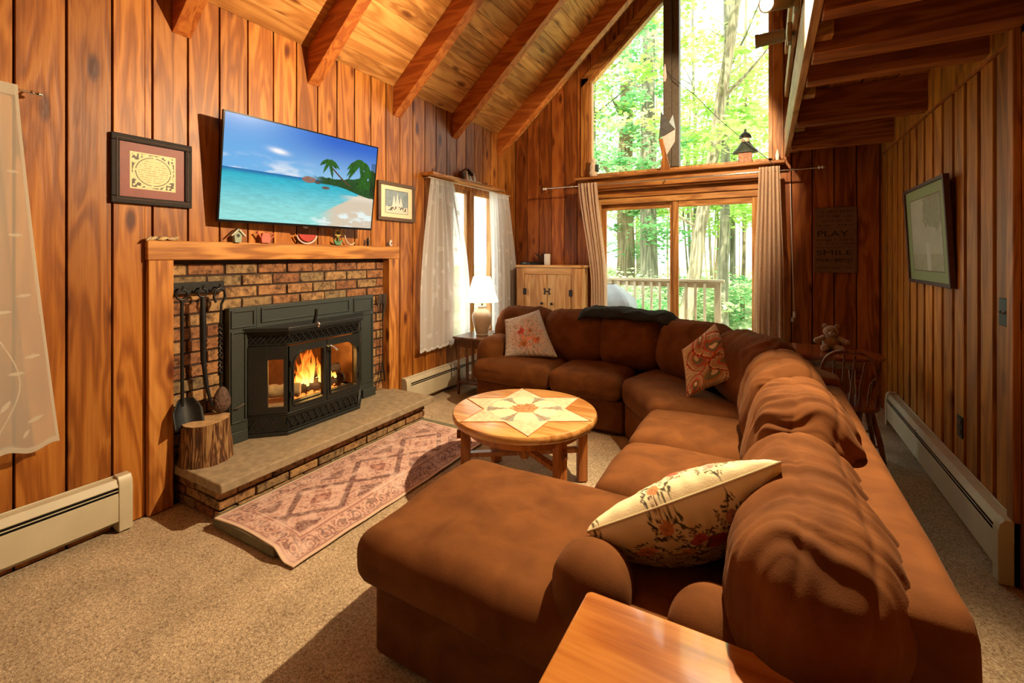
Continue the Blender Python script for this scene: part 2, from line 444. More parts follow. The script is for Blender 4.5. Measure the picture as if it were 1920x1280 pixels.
def curtain_mat():
    m, nt, b = newmat('beige_curtain'); nt.nodes.remove(b)
    tc = N(nt, 'ShaderNodeTexCoord'); nz = N(nt, 'ShaderNodeTexNoise'); nz.inputs['Scale'].default_value = 90
    L(nt, tc.outputs['Object'], nz.inputs['Vector'])
    r = ramp(nt, [(0.3, (0.80, 0.62, 0.47)), (0.7, (0.92, 0.76, 0.60))]); L(nt, nz.outputs['Fac'], r.inputs[0])
    df = N(nt, 'ShaderNodeBsdfDiffuse'); tl = N(nt, 'ShaderNodeBsdfTranslucent')
    L(nt, r.outputs[0], df.inputs[0]); L(nt, r.outputs[0], tl.inputs[0])
    m1 = N(nt, 'ShaderNodeMixShader'); m1.inputs[0].default_value = 0.55
    L(nt, df.outputs[0], m1.inputs[1]); L(nt, tl.outputs[0], m1.inputs[2])
    L(nt, m1.outputs[0], nt.nodes['Material Output'].inputs[0])
    return m
M['curtain'] = curtain_mat()

def set_attr(me, name, vals):
    if vals.ndim == 1:
        a = me.attributes.new(name, 'FLOAT', 'POINT'); a.data.foreach_set('value', vals.astype(np.float32))
    else:
        a = me.attributes.new(name, 'FLOAT_COLOR', 'POINT')
        c = np.ones((len(vals), 4), np.float32); c[:, :3] = vals; a.data.foreach_set('color', c.ravel())

def gridmesh(name, P, mat, parent, col=None, den=None, thick=0, **kw):
    """P: (nv,nu,3) world points; col: (nv,nu,3)"""
    nv, nu = P.shape[:2]
    o = wpos(parent) if parent is not None else Vector(kw.get('base') or (0, 0, 0))
    base = kw.pop('base', None)
    V = (P.reshape(-1, 3) - np.array(o)).tolist()
    idx = np.arange(nu * nv).reshape(nv, nu)
    F = np.stack([idx[:-1, :-1], idx[:-1, 1:], idx[1:, 1:], idx[1:, :-1]], -1).reshape(-1, 4).tolist()
    me = bpy.data.meshes.new(name); me.from_pydata(V, [], F); me.update()
    if col is not None: set_attr(me, 'col', col.reshape(-1, 3))
    if den is not None: set_attr(me, 'den', den.reshape(-1))
    label = kw.pop('label', None); cat = kw.pop('cat', None); kind = kw.pop('kind', None); group = kw.pop('group', None)
    ob = link(name, me, mat, parent, base=base, **kw)
    if thick:
        s = ob.modifiers.new('t', 'SOLIDIFY'); s.thickness = thick; s.offset = 0
    return tag(ob, label, cat, group, kind)

def vn(U, V, seed, freq):
    """value noise, numpy"""
    rs = np.random.RandomState(seed); n = 64; g = rs.rand(n, n)
    x = U * freq; y = V * freq; xi = np.floor(x).astype(int); yi = np.floor(y).astype(int)
    fx = x - xi; fy = y - yi; fx = fx * fx * (3 - 2 * fx); fy = fy * fy * (3 - 2 * fy)
    a = g[yi % n, xi % n]; b_ = g[yi % n, (xi + 1) % n]; c = g[(yi + 1) % n, xi % n]; d = g[(yi + 1) % n, (xi + 1) % n]
    return (a * (1 - fx) + b_ * fx) * (1 - fy) + (c * (1 - fx) + d * fx) * fy
def fbm(U, V, seed, freq, oct=4):
    s = 0; a = 0.5; t = 0
    for i in range(oct): s = s + a * vn(U, V, seed + i, freq * 2 ** i); t += a; a *= 0.55
    return s / t
def lin(r, g, b):
    f = lambda c: ((c / 255 + 0.055) / 1.055) ** 2.4 if c > 10 else c / 255 / 12.92
    return np.array([f(r), f(g), f(b)])
def paint(img, mask, c):
    m = np.clip(mask, 0, 1)[..., None]
    img[:] = img * (1 - m) + np.array(c) * m
def sm(x, a, b):
    t = np.clip((x - a) / (b - a), 0, 1); return t * t * (3 - 2 * t)
# ------------------------------------------------------------------ room shell
XL, XR, YF, YN = -3.03, 0.99, 5.52, -5.0
def roof(x): return 3.026 + 0.912 * (x - XL) if x < 0.5 else 3.026 + 0.912 * 3.53 - 0.912 * (x - 0.5)

def board_wall(axis, span, edges, fixed, thick, top, holes, gap, bw_off=0):
    """boards as separate slabs; axis: coordinate along the wall; fixed: coordinate of the front face; thick: signed"""
    mb = MB()
    for a, b in zip(edges[:-1], edges[1:]):
        a0, b0 = a + gap / 2, b - gap / 2
        cuts = sorted({a0, b0} | {h[0] for h in holes if a0 < h[0] < b0} | {h[1] for h in holes if a0 < h[1] < b0})
        for p, q in zip(cuts[:-1], cuts[1:]):
            if q - p < 0.002: continue
            mid = (p + q) / 2
            segs = [((0, 0), (top(p), top(q)))]
            for h in holes:
                if h[0] <= mid <= h[1]:
                    z0 = (h[2], h[2]); z1 = (h[3](p), h[3](q)) if callable(h[3]) else (h[3], h[3])
                    new = []
                    for lo, hi in segs:
                        if z0[0] > lo[0] + 1e-4: new.append((lo, (min(z0[0], hi[0]), min(z0[1], hi[1]))))
                        if z1[0] < hi[0] - 1e-4 or z1[1] < hi[1] - 1e-4: new.append(((max(z1[0], lo[0]), max(z1[1], lo[1])), hi))
                    segs = new
            for lo, hi in segs:
                if max(hi[0] - lo[0], hi[1] - lo[1]) < 0.005: continue
                if axis == 'y': poly = [(fixed, p, lo[0]), (fixed, q, lo[1]), (fixed, q, hi[1]), (fixed, p, hi[0])]; d = (thick, 0, 0)
                else: poly = [(p, fixed, lo[0]), (q, fixed, lo[1]), (q, fixed, hi[1]), (p, fixed, hi[0])]; d = (0, thick, 0)
                mb.extrude(poly, d)
    return mb

# left wall
e = [0.892 - 0.181 * 20 + 0.181 * i for i in range(0, 60)]
e = [YN] + [v for v in e if YN < v < YF] + [YF]
WIN = (4.02, 4.97, 0.45, 2.26)       # y0,y1,z0,z1 of the left window
WIN2 = (-0.55, 0.60, 0.62, 2.15)     # the window behind the near curtain
FB = (1.74, 2.56, 0.33, 0.96)        # firebox opening
FPO = (1.218, 3.2, 0.0, 1.50)         # recess for the brick fireplace
hl = [(WIN[0], WIN[1], WIN[2], WIN[3]), (WIN2[0], WIN2[1], WIN2[2], WIN2[3]), FPO]
mb = board_wall('y', None, e, XL, -0.02, lambda y: 3.03, hl, 0.010)
wl = mb.build('wall_left', [M['wall_l'], M['groove']], kind='structure', bevel=0.002)
# masonry behind the boards (dark face seen in the grooves)
bk = board_wall('y', None, [YN, YF], XL - 0.021, -0.14, lambda y: 3.03, [(h[0] - .10, h[1] + .18, h[2], h[3]) if h[0] > 3.5 else h for h in hl], 0)
bk.build('wall_left_backing', M['groove'], wl, kind='structure', smooth=False)

# unseen chimney shell added behind the fireplace recess to seal out daylight
mb = MB().box(-3.75, -3.70, 1.08, 3.34, -.1, 1.7).box(-3.70, -3.1705, 1.08, 1.12, -.1, 1.7).box(-3.70, -3.1705, 3.30, 3.34, -.1, 1.7).box(-3.70, -3.1705, 1.12, 3.30, 1.66, 1.7).box(-3.70, -3.1705, 1.12, 3.30, -.1, -.015)
mb.build('wall_light_seal', M['groove'], kind='structure', smooth=False)
# far wall
GX0, GX1, GZ0 = -1.965, 0.055, 2.455
gt = lambda x: 3.668 + 0.912 * (x - GX0)
hf = [(GX0, GX1, GZ0, gt), (-1.87, -0.01, 0.0, 2.16)]
e = [XL + 0.181 * i for i in range(0, 23)]; e = [v for v in e if v < XR - 0.02] + [XR]
mb = board_wall('x', None, e, YF, 0.02, lambda x: roof(x) - 0.002, hf, 0.009)
MB().box(XL - 0.17, XL - 0.0005, YF + 0.0005, YF + 0.165, 0, 3.1).build('wall_corner', M['groove'], kind='structure', smooth=False)  # unseen outside block added to plug a light leak at the corner
wf = mb.build('wall_far', M['wall_f'], kind='structure', bevel=0.002)
bk = MB()
for a, b in ((XL, GX0), (GX0, -1.87), (-1.87, -0.01), (-0.01, GX1), (GX1, 0.5), (0.5, 4.3)):
    pass
bk = board_wall('x', None, [XL, 0.5], YF + 0.021, 0.14, lambda x: roof(x), hf, 0)
bk2 = board_wall('x', None, [0.5, 4.35], YF + 0.021, 0.14, lambda x: roof(x), [], 0)
bk.v and bk.add(bk2.v, bk2.f)
bk.build('wall_far_backing', M['groove'], wf, kind='structure', smooth=False)

# right wall (under the loft), boards with wide dark channels
e = [2.886 - 0.187 * 30 + 0.187 * i for i in range(0, 60)]
e = [YN] + [v for v in e if YN < v < YF] + [YF]
mb = board_wall('y', None, e, XR - 0.022, 0.022, lambda y: 2.42, [], 0.046)
wr = mb.build('wall_right', M['wall_r'], kind='structure', bevel=0.003)
MB().box(XR, XR + 0.12, YN, YF, 0, 2.72).build('wall_right_backing', M['groove'], wr, kind='structure', smooth=False)
# wall behind the camera
mb = board_wall('x', None, [XL, 0.5, 4.35], YN, -0.12, lambda x: roof(x), [], 0)
mb.build('wall_near', M['joist'], kind='structure')
# loft side wall (far to the right, above the loft floor)
MB().box(4.3, 4.4, YN, YF, 2.5, 3.2).build('wall_loft', M['wall_f'], kind='structure')

# floor
def carpetf(u, v):
    x = XL + (XR - XL) * u; y = -1.3 + (YF + 1.3) * v
    return (x, y, 0.004 * (mn.noise(Vector((x * 3, y * 3, 0))) - 0.3) - 0.003)
mb = MB().grid(carpetf, 90, 150)
mb.build('floor', M['carpet'], kind='structure')
MB().box(XL, XR, YN, -1.301, -0.011, 0.002).build('floor_unseen_dark', wood('dark_floor', (.02, .01, .006), (.05, .024, .012), (.08, .04, .02), 'y', 'x', .1, 0), kind='structure')  # unseen dark floor added behind the camera to cut bounced light
MB().box(XL - 0.2, XR + 0.2, YN - 0.2, YF + 0.2, -0.2, -0.012).build('floor_slab', M['groove'], kind='structure')

# sloping ceiling: boards running along the room
mb = MB(); bw = 0.104; rng = random.Random(3)
def slope_boards(mb, x0, x1, sgn):
    x = x0
    while x < x1 - 1e-6:
        xa, xb = x + 0.0025, min(x + bw, x1) - 0.0025
        ys = [YN]; y = YN + rng.choice([0.9, 1.8, 2.7])
        while y < YF: ys.append(y); y += rng.choice([0.914 * 2, 0.914 * 3])
        ys.append(YF + 0.0)
        for ya, yb in zip(ys[:-1], ys[1:]):
            poly = [(xa, ya + 0.002, roof(xa)), (xb, ya + 0.002, roof(xb)), (xb, ya + 0.002, roof(xb) + 0.03), (xa, ya + 0.002, roof(xa) + 0.03)]
            mb.extrude(poly, (0, yb - ya - 0.004, 0))
        x += bw
slope_boards(mb, XL, 0.5, 1); slope_boards(mb, 0.5, 4.35, -1)
cl = mb.build('ceiling', M['ceil'], kind='structure', smooth=False)
mb = MB()
for xa, xb in ((XL - 0.16, 0.5), (0.5, 4.4)):
    za, zb = (3.026 - 0.912 * 0.16 if xa < XL else roof(xa)), roof(xb)
    mb.extrude([(xa, YN - 0.1, za + 0.032), (xb, YN - 0.1, zb + 0.032), (xb, YN - 0.1, zb + 0.2), (xa, YN - 0.1, za + 0.2)], (0, YF - YN + 0.25, 0))
mb.build('ceiling_deck', M['groove'], cl, kind='structure', smooth=False)

# exposed beams
bl = ['nearest the camera, out over the curtain', 'above the small framed verse', 'running down beside the television top', 'ending right of the television', 'ending over the left window', 'last one before the gable window']
for i, y in enumerate([0.44, 1.35, 2.25, 3.155, 4.065, 5.04]):
    mb = MB()
    x0, x1 = XL + 0.001, 0.5
    mb.extrude([(x0, y, roof(x0) - 0.27), (x1, y, roof(x1) - 0.27), (x1, y, roof(x1) - 0.002), (x0, y, roof(x0) - 0.002)], (0, 0.1, 0))
    mb.build('ceiling_beam', M['beam'], label='sloping orange timber ceiling beam, ' + bl[i], cat='beam', kind='structure', group='sloping ceiling beams', bevel=0.003)
    mb = MB()
    mb.extrude([(0.5, y, roof(x1) - 0.27), (4.3, y, roof(4.3) - 0.27), (4.3, y, roof(4.3) - 0.002), (0.5, y, roof(0.5) - 0.002)], (0, 0.1, 0))
    mb.build('trim_%d' % (20 + i), M['beam'], kind='structure')

# loft: deck, joists, ledger
mb = MB()
x = 0.2
while x < 4.25:
    mb.box(x + 0.004, min(x + 0.2, 4.3) - 0.004, YN, YF - 0.02, 2.70, 2.73); x += 0.2
lf = mb.build('loft_floor', M['loft'], kind='structure', bevel=0.003)
MB().box(0.21, 4.3, YN, YF - 0.02, 2.7305, 2.75).build('loft_subfloor', M['groove'], lf, kind='structure', smooth=False)
jl = ['farthest, against the sign wall', 'third from the far wall', 'second from the far wall']
for i, (y0, y1) in enumerate([(5.0, 5.09), (4.09, 4.18), (3.10, 3.20), (2.68, 2.84), (2.24, 2.33), (1.33, 1.42), (0.42, 0.51)]):
    MB().box(0.205, XR - 0.024, y0, y1, 2.445, 2.699).build('trim_%d' % (30 + i), M['joist'], kind='structure', bevel=0.004)
mb = MB()
mb.box(XR - 0.03, XR - 0.001, 2.9, YF - 0.02, 2.421, 2.699)
mb.build('trim_1', M['wall_r'], kind='structure')
MB().box(XR - 0.034, XR - 0.0225, 2.9, YF - 0.02, 2.41, 2.425).build('trim_2', M['joist'], kind='structure')
MB().box(XR - 0.05, XR - 0.0225, 2.80, 2.862, 0, 2.75).build('trim_3', M['trim_z'], kind='structure', bevel=0.004)

# loft guard rail
g = thing('loft_railing', 'pale wooden rail along the edge of the loft, seen from below', 'railing', (0.19, 3.5, 2.5))
MB().box(0.165, 0.203, YN, 5.45, 2.47, 2.76).build('fascia', M['rail'], g, bevel=0.004)
MB().box(0.165, 0.20, YN, 5.45, 3.08, 3.20).build('rail', M['rail'], g, bevel=0.006)
MB().box(0.165, 0.20, YN, 5.45, 3.52, 3.62).build('rail', M['rail'], g, bevel=0.006)
for y in (5.36, 4.45, 3.53, 2.62, 1.7, 0.8, -0.2):
    MB().box(0.2035, 0.28, y, y + 0.09, 2.5 if y > 2.5 else 2.751, 3.62).build('post', M['rail'], g, bevel=0.004)

# far window wall: gable window
w = thing('window_1', None, None, ((GX0 + GX1) / 2, YF, GZ0)); w['kind'] = 'structure'
mb = MB()
def casing(mb, x0, x1, y0, y1, z0, f, t):
    mb.box(x0 - 0.0, x0 + t, y0, y1, z0, f(x0) - 0.02)
    mb.box(x1 - t, x1, y0, y1, z0, f(x1) - 0.02)
casing(mb, GX0, GX1, YF + 0.0, YF + 0.09, GZ0, gt, 0.035)
mb.extrude([(GX0, YF, gt(GX0) - 0.05), (GX1, YF, gt(GX1) - 0.05), (GX1, YF, gt(GX1)), (GX0, YF, gt(GX0))], (0, 0.09, 0))
mb.box(GX0, GX1, YF, YF + 0.09, GZ0, GZ0 + 0.03)
mb.build('window_frame', M['frame_z'], w, kind='structure', bevel=0.003)
mb = MB()
mb.box(-1.045, -0.955, YF - 0.05, YF + 0.1, GZ0 + 0.03, gt(-1.0) - 0.03)
mb.box(-0.955, -0.875, YF - 0.02, YF + 0.1, GZ0 + 0.03, gt(-0.9) - 0.03)
mb.build('mullion', M['mull'], w, kind='structure', bevel=0.004)
mb = MB().extrude([(GX0 + 0.03, YF + 0.05, GZ0 + 0.02), (GX1 - 0.03, YF + 0.05, GZ0 + 0.02), (GX1 - 0.03, YF + 0.05, gt(GX1) - 0.06), (GX0 + 0.03, YF + 0.05, gt(GX0) - 0.02)], (0, 0.005, 0))
mb.build('window_pane', M['glass'], w, kind='structure', smooth=False)
# casing boards round the gable window, the thick sill and header
MB().box(GX0 - 0.10, GX0 - 0.005, YF - 0.022, YF - 0.001, 2.46, gt(GX0) + 0.04).build('trim_4', M['trim_z'], kind='structure', bevel=0.003)
MB().box(GX1 + 0.005, GX1 + 0.10, YF - 0.022, YF - 0.001, 2.46, gt(GX1) + 0.1).build('trim_5', M['trim_z'], kind='structure', bevel=0.003)
mb = MB(); mb.extrude([(GX0 - 0.10, YF - 0.022, gt(GX0 - .1) + 0.01), (0.155, YF - 0.022, gt(0.155) + 0.01), (0.155, YF - 0.022, gt(0.155) + 0.13), (GX0 - 0.10, YF - 0.022, gt(GX0 - .1) + 0.13)], (0, 0.021, 0))
mb.build('trim_6', M['trim_x'], kind='structure', bevel=0.003)
MB().box(-2.10, 0.17, YF - 0.17, YF - 0.001, 2.395, 2.43).build('trim_7', M['trim_x'], kind='structure', bevel=0.008)
MB().box(-1.96, 0.10, YF - 0.10, YF - 0.001, 2.25, 2.394).build('trim_8', M['trim_x'], kind='structure', bevel=0.006)
MB().box(-1.96, 0.10, YF - 0.03, YF - 0.001, 2.165, 2.249).build('trim_9', M['trim_x'], kind='structure', bevel=0.004)

# sliding door
w = thing('door_1', None, None, (-0.94, YF, 0)); w['kind'] = 'structure'
mb = MB()
mb.box(-1.87, -1.81, YF - 0.012, YF + 0.12, 0, 2.16); mb.box(-0.07, -0.01, YF - 0.012, YF + 0.12, 0, 2.16)
mb.build('door_frame', M['frame_z'], w, kind='structure', bevel=0.004)
MB().box(-1.81, -0.07, YF - 0.012, YF + 0.12, 2.09, 2.16).build('door_frame_head', M['frame_x'], w, kind='structure', bevel=0.004)
MB().box(-1.81, -0.07, YF - 0.012, YF + 0.12, 0, 0.04).build('door_track', M['frame_x'], w, kind='structure')
def leaf(x0, x1, y, st, sash):
    mb = MB()
    mb.box(x0, x0 + st, y, y + 0.04, 0.04, 2.09); mb.box(x1 - st, x1, y, y + 0.04, 0.04, 2.09)
    f = mb.build('door_panel', M['frame_z'], w, kind='structure', bevel=0.004)
    MB().box(x0 + st, x1 - st, y, y + 0.04, 2.02, 2.09).box(x0 + st, x1 - st, y, y + 0.04, 0.04, 0.16).build('door_rail', M['frame_x'], f, kind='structure', bevel=0.004)
    MB().box(x0 + st, x1 - st, y + 0.018, y + 0.022, 0.16, 2.02).build('door_pane', M['glass'], f, kind='structure', smooth=False)
leaf(-1.81, -0.935, YF + 0.055, 0.055, 0)
leaf(-0.95, -0.07, YF + 0.005, 0.065, 0)

# left window: two tall sashes with a wide centre post
def lwindow(name, y0, y1, z0, z1, posts):
    w = thing(name, None, None, (XL, (y0 + y1) / 2, z0)); w['kind'] = 'structure'
    mb = MB()
    mb.box(XL - 0.10, XL + 0.006, y0, y0 + 0.05, z0, z1).box(XL - 0.10, XL + 0.006, y1 - 0.05, y1, z0, z1)
    mb.box(XL - 0.10, XL + 0.006, y0 + 0.05, y1 - 0.05, z1 - 0.05, z1).box(XL - 0.10, XL + 0.03, y0 + 0.05, y1 - 0.05, z0, z0 + 0.05)
    for p in posts: mb.box(XL - 0.08, XL + 0.012, p - 0.045, p + 0.045, z0 + 0.05, z1 - 0.05)
    mb.build('window_frame', M['frame_z'], w, kind='structure', bevel=0.004)
    ys = [y0 + 0.05] + sum([[p - 0.045, p + 0.045] for p in posts], []) + [y1 - 0.05]
    for a, b in zip(ys[::2], ys[1::2]):
        m2 = MB()
        m2.box(XL - 0.055, XL - 0.01, a, a + 0.03, z0 + 0.05, z1 - 0.05).box(XL - 0.055, XL - 0.01, b - 0.03, b, z0 + 0.05, z1 - 0.05)
        m2.box(XL - 0.055, XL - 0.01, a + 0.03, b - 0.03, z1 - 0.09, z1 - 0.05).box(XL - 0.055, XL - 0.01, a + 0.03, b - 0.03, z0 + 0.05, z0 + 0.09)
        s = m2.build('window_sash', M['frame_z'], w, kind='structure', bevel=0.003)
        MB().box(XL - 0.036, XL - 0.031, a + 0.03, b - 0.03, z0 + 0.09, z1 - 0.09).build('window_pane', M['glass'], s, kind='structure', smooth=False)
    return w
lwindow('window_2', WIN[0], WIN[1], WIN[2], WIN[3], [4.44])
MB().box(XL + 0.001, XL + 0.02, WIN[0] - 0.07, WIN[1] + 0.07, WIN[3], WIN[3] + 0.07).build('trim_10', M['frame_x'], kind='structure', bevel=0.003)
lwindow('window_3', WIN2[0], WIN2[1], WIN2[2], WIN2[3], [0.02])
# ------------------------------------------------------------------ fireplace
FX[:] = [1.0, 0.0, 0.0]
g = thing('fireplace', 'brick fireplace with timber mantel, timber posts and raised stone hearth', 'fireplace', (-2.9, 2.08, 0))
rng = random.Random(11)
FX[:] = [1.058, 0.0, -0.0841]
def bricks(parent, name, face, a0, a1, z0, z1, holes=(), axis='y', depth=0.05, bl=0.195, bh=0.062, m=0.012):
    mb = MB(); tones = []
    z = z0; row = 0
    while z < z1 - 0.02:
        zh = min(z + bh, z1)
        a = a0 - (0 if row % 2 else (bl + m) / 2)
        while a < a1:
            s, t = max(a, a0), min(a + bl, a1); a += bl + m
            if t - s < 0.02: continue
            parts = [(s, t)]
            for h in holes:
                if zh > h[2] + 0.004 and z < h[3] - 0.004:
                    np_ = []
                    for p, q in parts:
                        if q <= h[0] or p >= h[1]: np_.append((p, q)); continue
                        if p < h[0] - 0.015: np_.append((p, h[0]))
                        if q > h[1] + 0.015: np_.append((h[1], q))
                    parts = np_
            for p, q in parts:
                d = rng.uniform(-0.004, 0.005); n0 = len(mb.v)
                if axis == 'y': mb.box(face - depth, face + d, p, q, z, zh)
                elif axis == '-y': mb.box(p, q, face + d, face + depth, z, zh)
                tones += [rng.random()] * (len(mb.v) - n0)
        z += bh + m; row += 1
    nv = len(mb.v)
    me_o = mb.build(name, M['brick'], parent)
    me = me_o.data
    if len(me.vertices) == nv: set_attr(me, 'tone', np.array(tones))
    b = me_o.modifiers.new('b', 'BEVEL'); b.width = 0.004; b.segments = 2
    return me_o
bw_ = bricks(g, 'brickwork', -2.905, 1.275, 2.902, 0.305, 1.43, [(1.57, 2.745, 0.29, 1.115)])
MB().box(-3.008, -2.914, 1.275, 1.60, 0.30, 1.43).box(-3.008, -2.914, 2.72, 2.902, 0.30, 1.43).box(-3.008, -2.914, 1.60, 2.72, 1.12, 1.43).build('mortar', M['mortar'], bw_)
FX[:] = [1.0, 0.0, 0.0]
MB().box(-3.0295, -2.995, 1.216, 3.205, 1.4265, 1.539).build('mantel_beam', M['mantel'], g, bevel=0.005)
MB().box(-3.19, -2.996, 1.222, 1.345, 0.0, 1.426).build('post', M['post'], g, bevel=0.004)
MB().box(-3.19, -3.0, 3.075, 3.195, 0.0, 1.426).build('post', M['post'], g, bevel=0.004)
MB().box(-3.19, -3.03, 1.346, 3.074, 1.430, 1.499).build('lintel', M['joist'], g)
MB().box(-3.17, -2.525, 1.352, 3.125, 0.181, 0.235).build('hearth_slab', M['stone'], g, bevel=0.008)
bb = bricks(g, 'hearth_brickwork', -2.598, 1.385, 3.085, 0.003, 0.180, bl=.2, bh=.048, m=.010)
MB().box(-3.17, -2.63, 1.42, 3.05, 0.002, 0.180).build('hearth_mortar', M['mortar'], bb)
be = bricks(g, 'hearth_brickwork', 1.385, -3.16, -2.603, 0.003, 0.180, axis='-y', depth=0.04, bh=.048, m=.010)
FX[:] = [1.058, 0.0, -0.0841]

# ------------------------------------------------------------------ wood-burning insert
s = thing('fireplace_insert', 'black cast-iron wood-burning fireplace insert with a lit fire', 'stove', (-2.8, 2.14, 0.3))
mb = MB()
SX = -2.85
# surround panels (frame with raised mouldings), opening behind the stove body
mb.box(-2.90, SX, 1.575, 1.745, 0.302, 1.13).box(-2.90, SX, 2.555, 2.74, 0.302, 1.13).box(-2.90, SX, 1.745, 2.555, 0.97, 1.13)
mb.build('surround_panel', M['stoveg'], s, bevel=0.003)
def moulding(y0, y1, z0, z1, t=0.012, d=0.008):
    return MB().box(SX, SX + d, y0, y1, z0, z0 + t).box(SX, SX + d, y0, y1, z1 - t, z1).box(SX, SX + d, y0, y0 + t, z0 + t, z1 - t).box(SX, SX + d, y1 - t, y1, z0 + t, z1 - t)
for a in ((1.585, 1.735, 1.005, 1.115), (1.775, 2.49, 1.02, 1.115), (2.53, 2.73, 1.005, 1.115), (2.60, 2.73, 0.42, 0.985), (1.585, 1.68, 0.42, 0.985)):
    moulding(*a).build('moulding', M['stoveg'], s, bevel=0.002)
for a_ in ((1.57, 1.68), (2.61, 2.745)): MB().box(SX, SX + 0.02, a_[0], a_[1], 0.302, 0.37).build('plinth', M['stoveg'], s, bevel=0.003)
# body: bay-shaped
BP = [(-2.85, 1.69), (-2.685, 1.85), (-2.685, 2.43), (-2.85, 2.60)]
def off(poly, d):   # grow the bay outline
    return [(-2.85, poly[0][1] - d * 1.2), (poly[1][0] + d, poly[1][1] - d * 0.5), (poly[2][0] + d, poly[2][1] + d * 0.5), (-2.85, poly[3][1] + d * 1.2)]
MB().prism(off(BP, 0.03), 0.968, 0.995).prism(off(BP, 0.018), 0.955, 0.968).build('top_plate', M['stove'], s, bevel=0.004)
MB().prism(off(BP, 0.012), 0.302, 0.325).prism(off(BP, 0.006), 0.43, 0.445).build('base_plate', M['stove'], s, bevel=0.003)
mb = MB()
for (a, b) in zip(BP[:-1], BP[1:]):
    d = Vector((b[0] - a[0], b[1] - a[1], 0)); n = Vector((d.y, -d.x, 0)).normalized() * -1
    n = Vector((abs(n.x), n.y, 0))
    def strip(z0, z1, inset):
        A = Vector((a[0], a[1], 0)) - n * inset; B_ = Vector((b[0], b[1], 0)) - n * inset
        mb.extrude([(A.x, A.y, z0), (B_.x, B_.y, z0), (B_.x, B_.y, z1), (A.x, A.y, z1)], -n * 0.01)
    strip(0.325, 0.43, 0.012); mb.build('grille_backing', M['blackgloss'], s); mb = MB(); strip(0.875, 0.955, 0.012); mb.build('grille_backing', M['blackgloss'], s); mb = MB()
def lattice(a, b, z0, z1, n, mb, out=0.0):
    A = Vector((a[0], a[1], 0)); B_ = Vector((b[0], b[1], 0)); h = z1 - z0; Lh = (B_ - A).length
    for k in range(n):
        p = A.lerp(B_, k / n); q = A.lerp(B_, (k + 1) / n)
        mb.bar((p.x, p.y, z0), (q.x, q.y, z1), 0.004, 0.005, up=(0.3, 0.2, 1)); mb.bar((p.x, p.y, z1), (q.x, q.y, z0), 0.004, 0.005, up=(0.3, 0.2, 1))
        m_ = A.lerp(B_, (k + .5) / n)
        mb.bar((p.x, p.y, (z0 + z1) / 2), (m_.x, m_.y, z1), 0.003, 0.004, up=(0.3, 0.2, 1)); mb.bar((m_.x, m_.y, z0), (q.x, q.y, (z0 + z1) / 2), 0.003, 0.004, up=(0.3, 0.2, 1))
    mb.bar((A.x, A.y, z0), (B_.x, B_.y, z0), 0.006, 0.008); mb.bar((A.x, A.y, z1), (B_.x, B_.y, z1), 0.006, 0.008)
for z0, z1 in ((0.335, 0.424), (0.885, 0.948)):
    mb = MB(); lattice(BP[0], BP[1], z0, z1, 4, mb); lattice(BP[1], BP[2], z0, z1, 12, mb); lattice(BP[2], BP[3], z0, z1, 4, mb)
    mb.build('lattice_grille', M['stove'], s)
# canted side frames with narrow panes
for a, b, nm in ((BP[0], BP[1], 'l'), (BP[3], BP[2], 'r')):
    A = Vector((a[0], a[1], 0)); B_ = Vector((b[0], b[1], 0)); mb = MB()
    def q(t0, t1, z0, z1, th=0.02):
        p0 = A.lerp(B_, t0); p1 = A.lerp(B_, t1); mb.bar((p0.x, p0.y, (z0 + z1) / 2), (p1.x, p1.y, (z0 + z1) / 2), th, z1 - z0)
    q(0, 0.5, 0.445, 0.875); q(0.9, 1.0, 0.445, 0.875); q(0.5, 0.9, 0.445, 0.485); q(0.5, 0.9, 0.79, 0.875)
    mb.build('side_panel', M['stove'], s, bevel=0.002)
    p0 = A.lerp(B_, 0.5); p1 = A.lerp(B_, 0.9)
    MB().bar((p0.x, p0.y, 0.637), (p1.x, p1.y, 0.637), 0.004, 0.305).build('side_pane', M['glass'], s, smooth=False)
# doors
def rr(y0, y1, z0, z1, r, n=6):
    """rounded rectangle, radii: bottom-left, bottom-right, top-right, top-left"""
    pts = []
    for (cy, cz, a0, rad) in ((y0 + r[0], z0 + r[0], 180, r[0]), (y1 - r[1], z0 + r[1], 270, r[1]), (y1 - r[2], z1 - r[2], 0, r[2]), (y0 + r[3], z1 - r[3], 90, r[3])):
        for k in range(n + 1):
            a = R(a0 + 90 * k / n); pts.append((cy + rad * math.cos(a), cz + rad * math.sin(a)))
    return pts
def ringplate(mb, outer, inner, x0, x1):
    n = len(outer)
    vs = [(x, p[0], p[1]) for x in (x0, x1) for ring in (outer, inner) for p in ring]
    fs = []
    for i in range(n):
        j = (i + 1) % n
        fs += [(i, j, n + j, n + i), (2*n + i, 3*n + i, 3*n + j, 2*n + j), (i, 2*n + i, 2*n + j, j), (n + i, n + j, 3*n + j, 3*n + i)]
    mb.add(vs, fs)
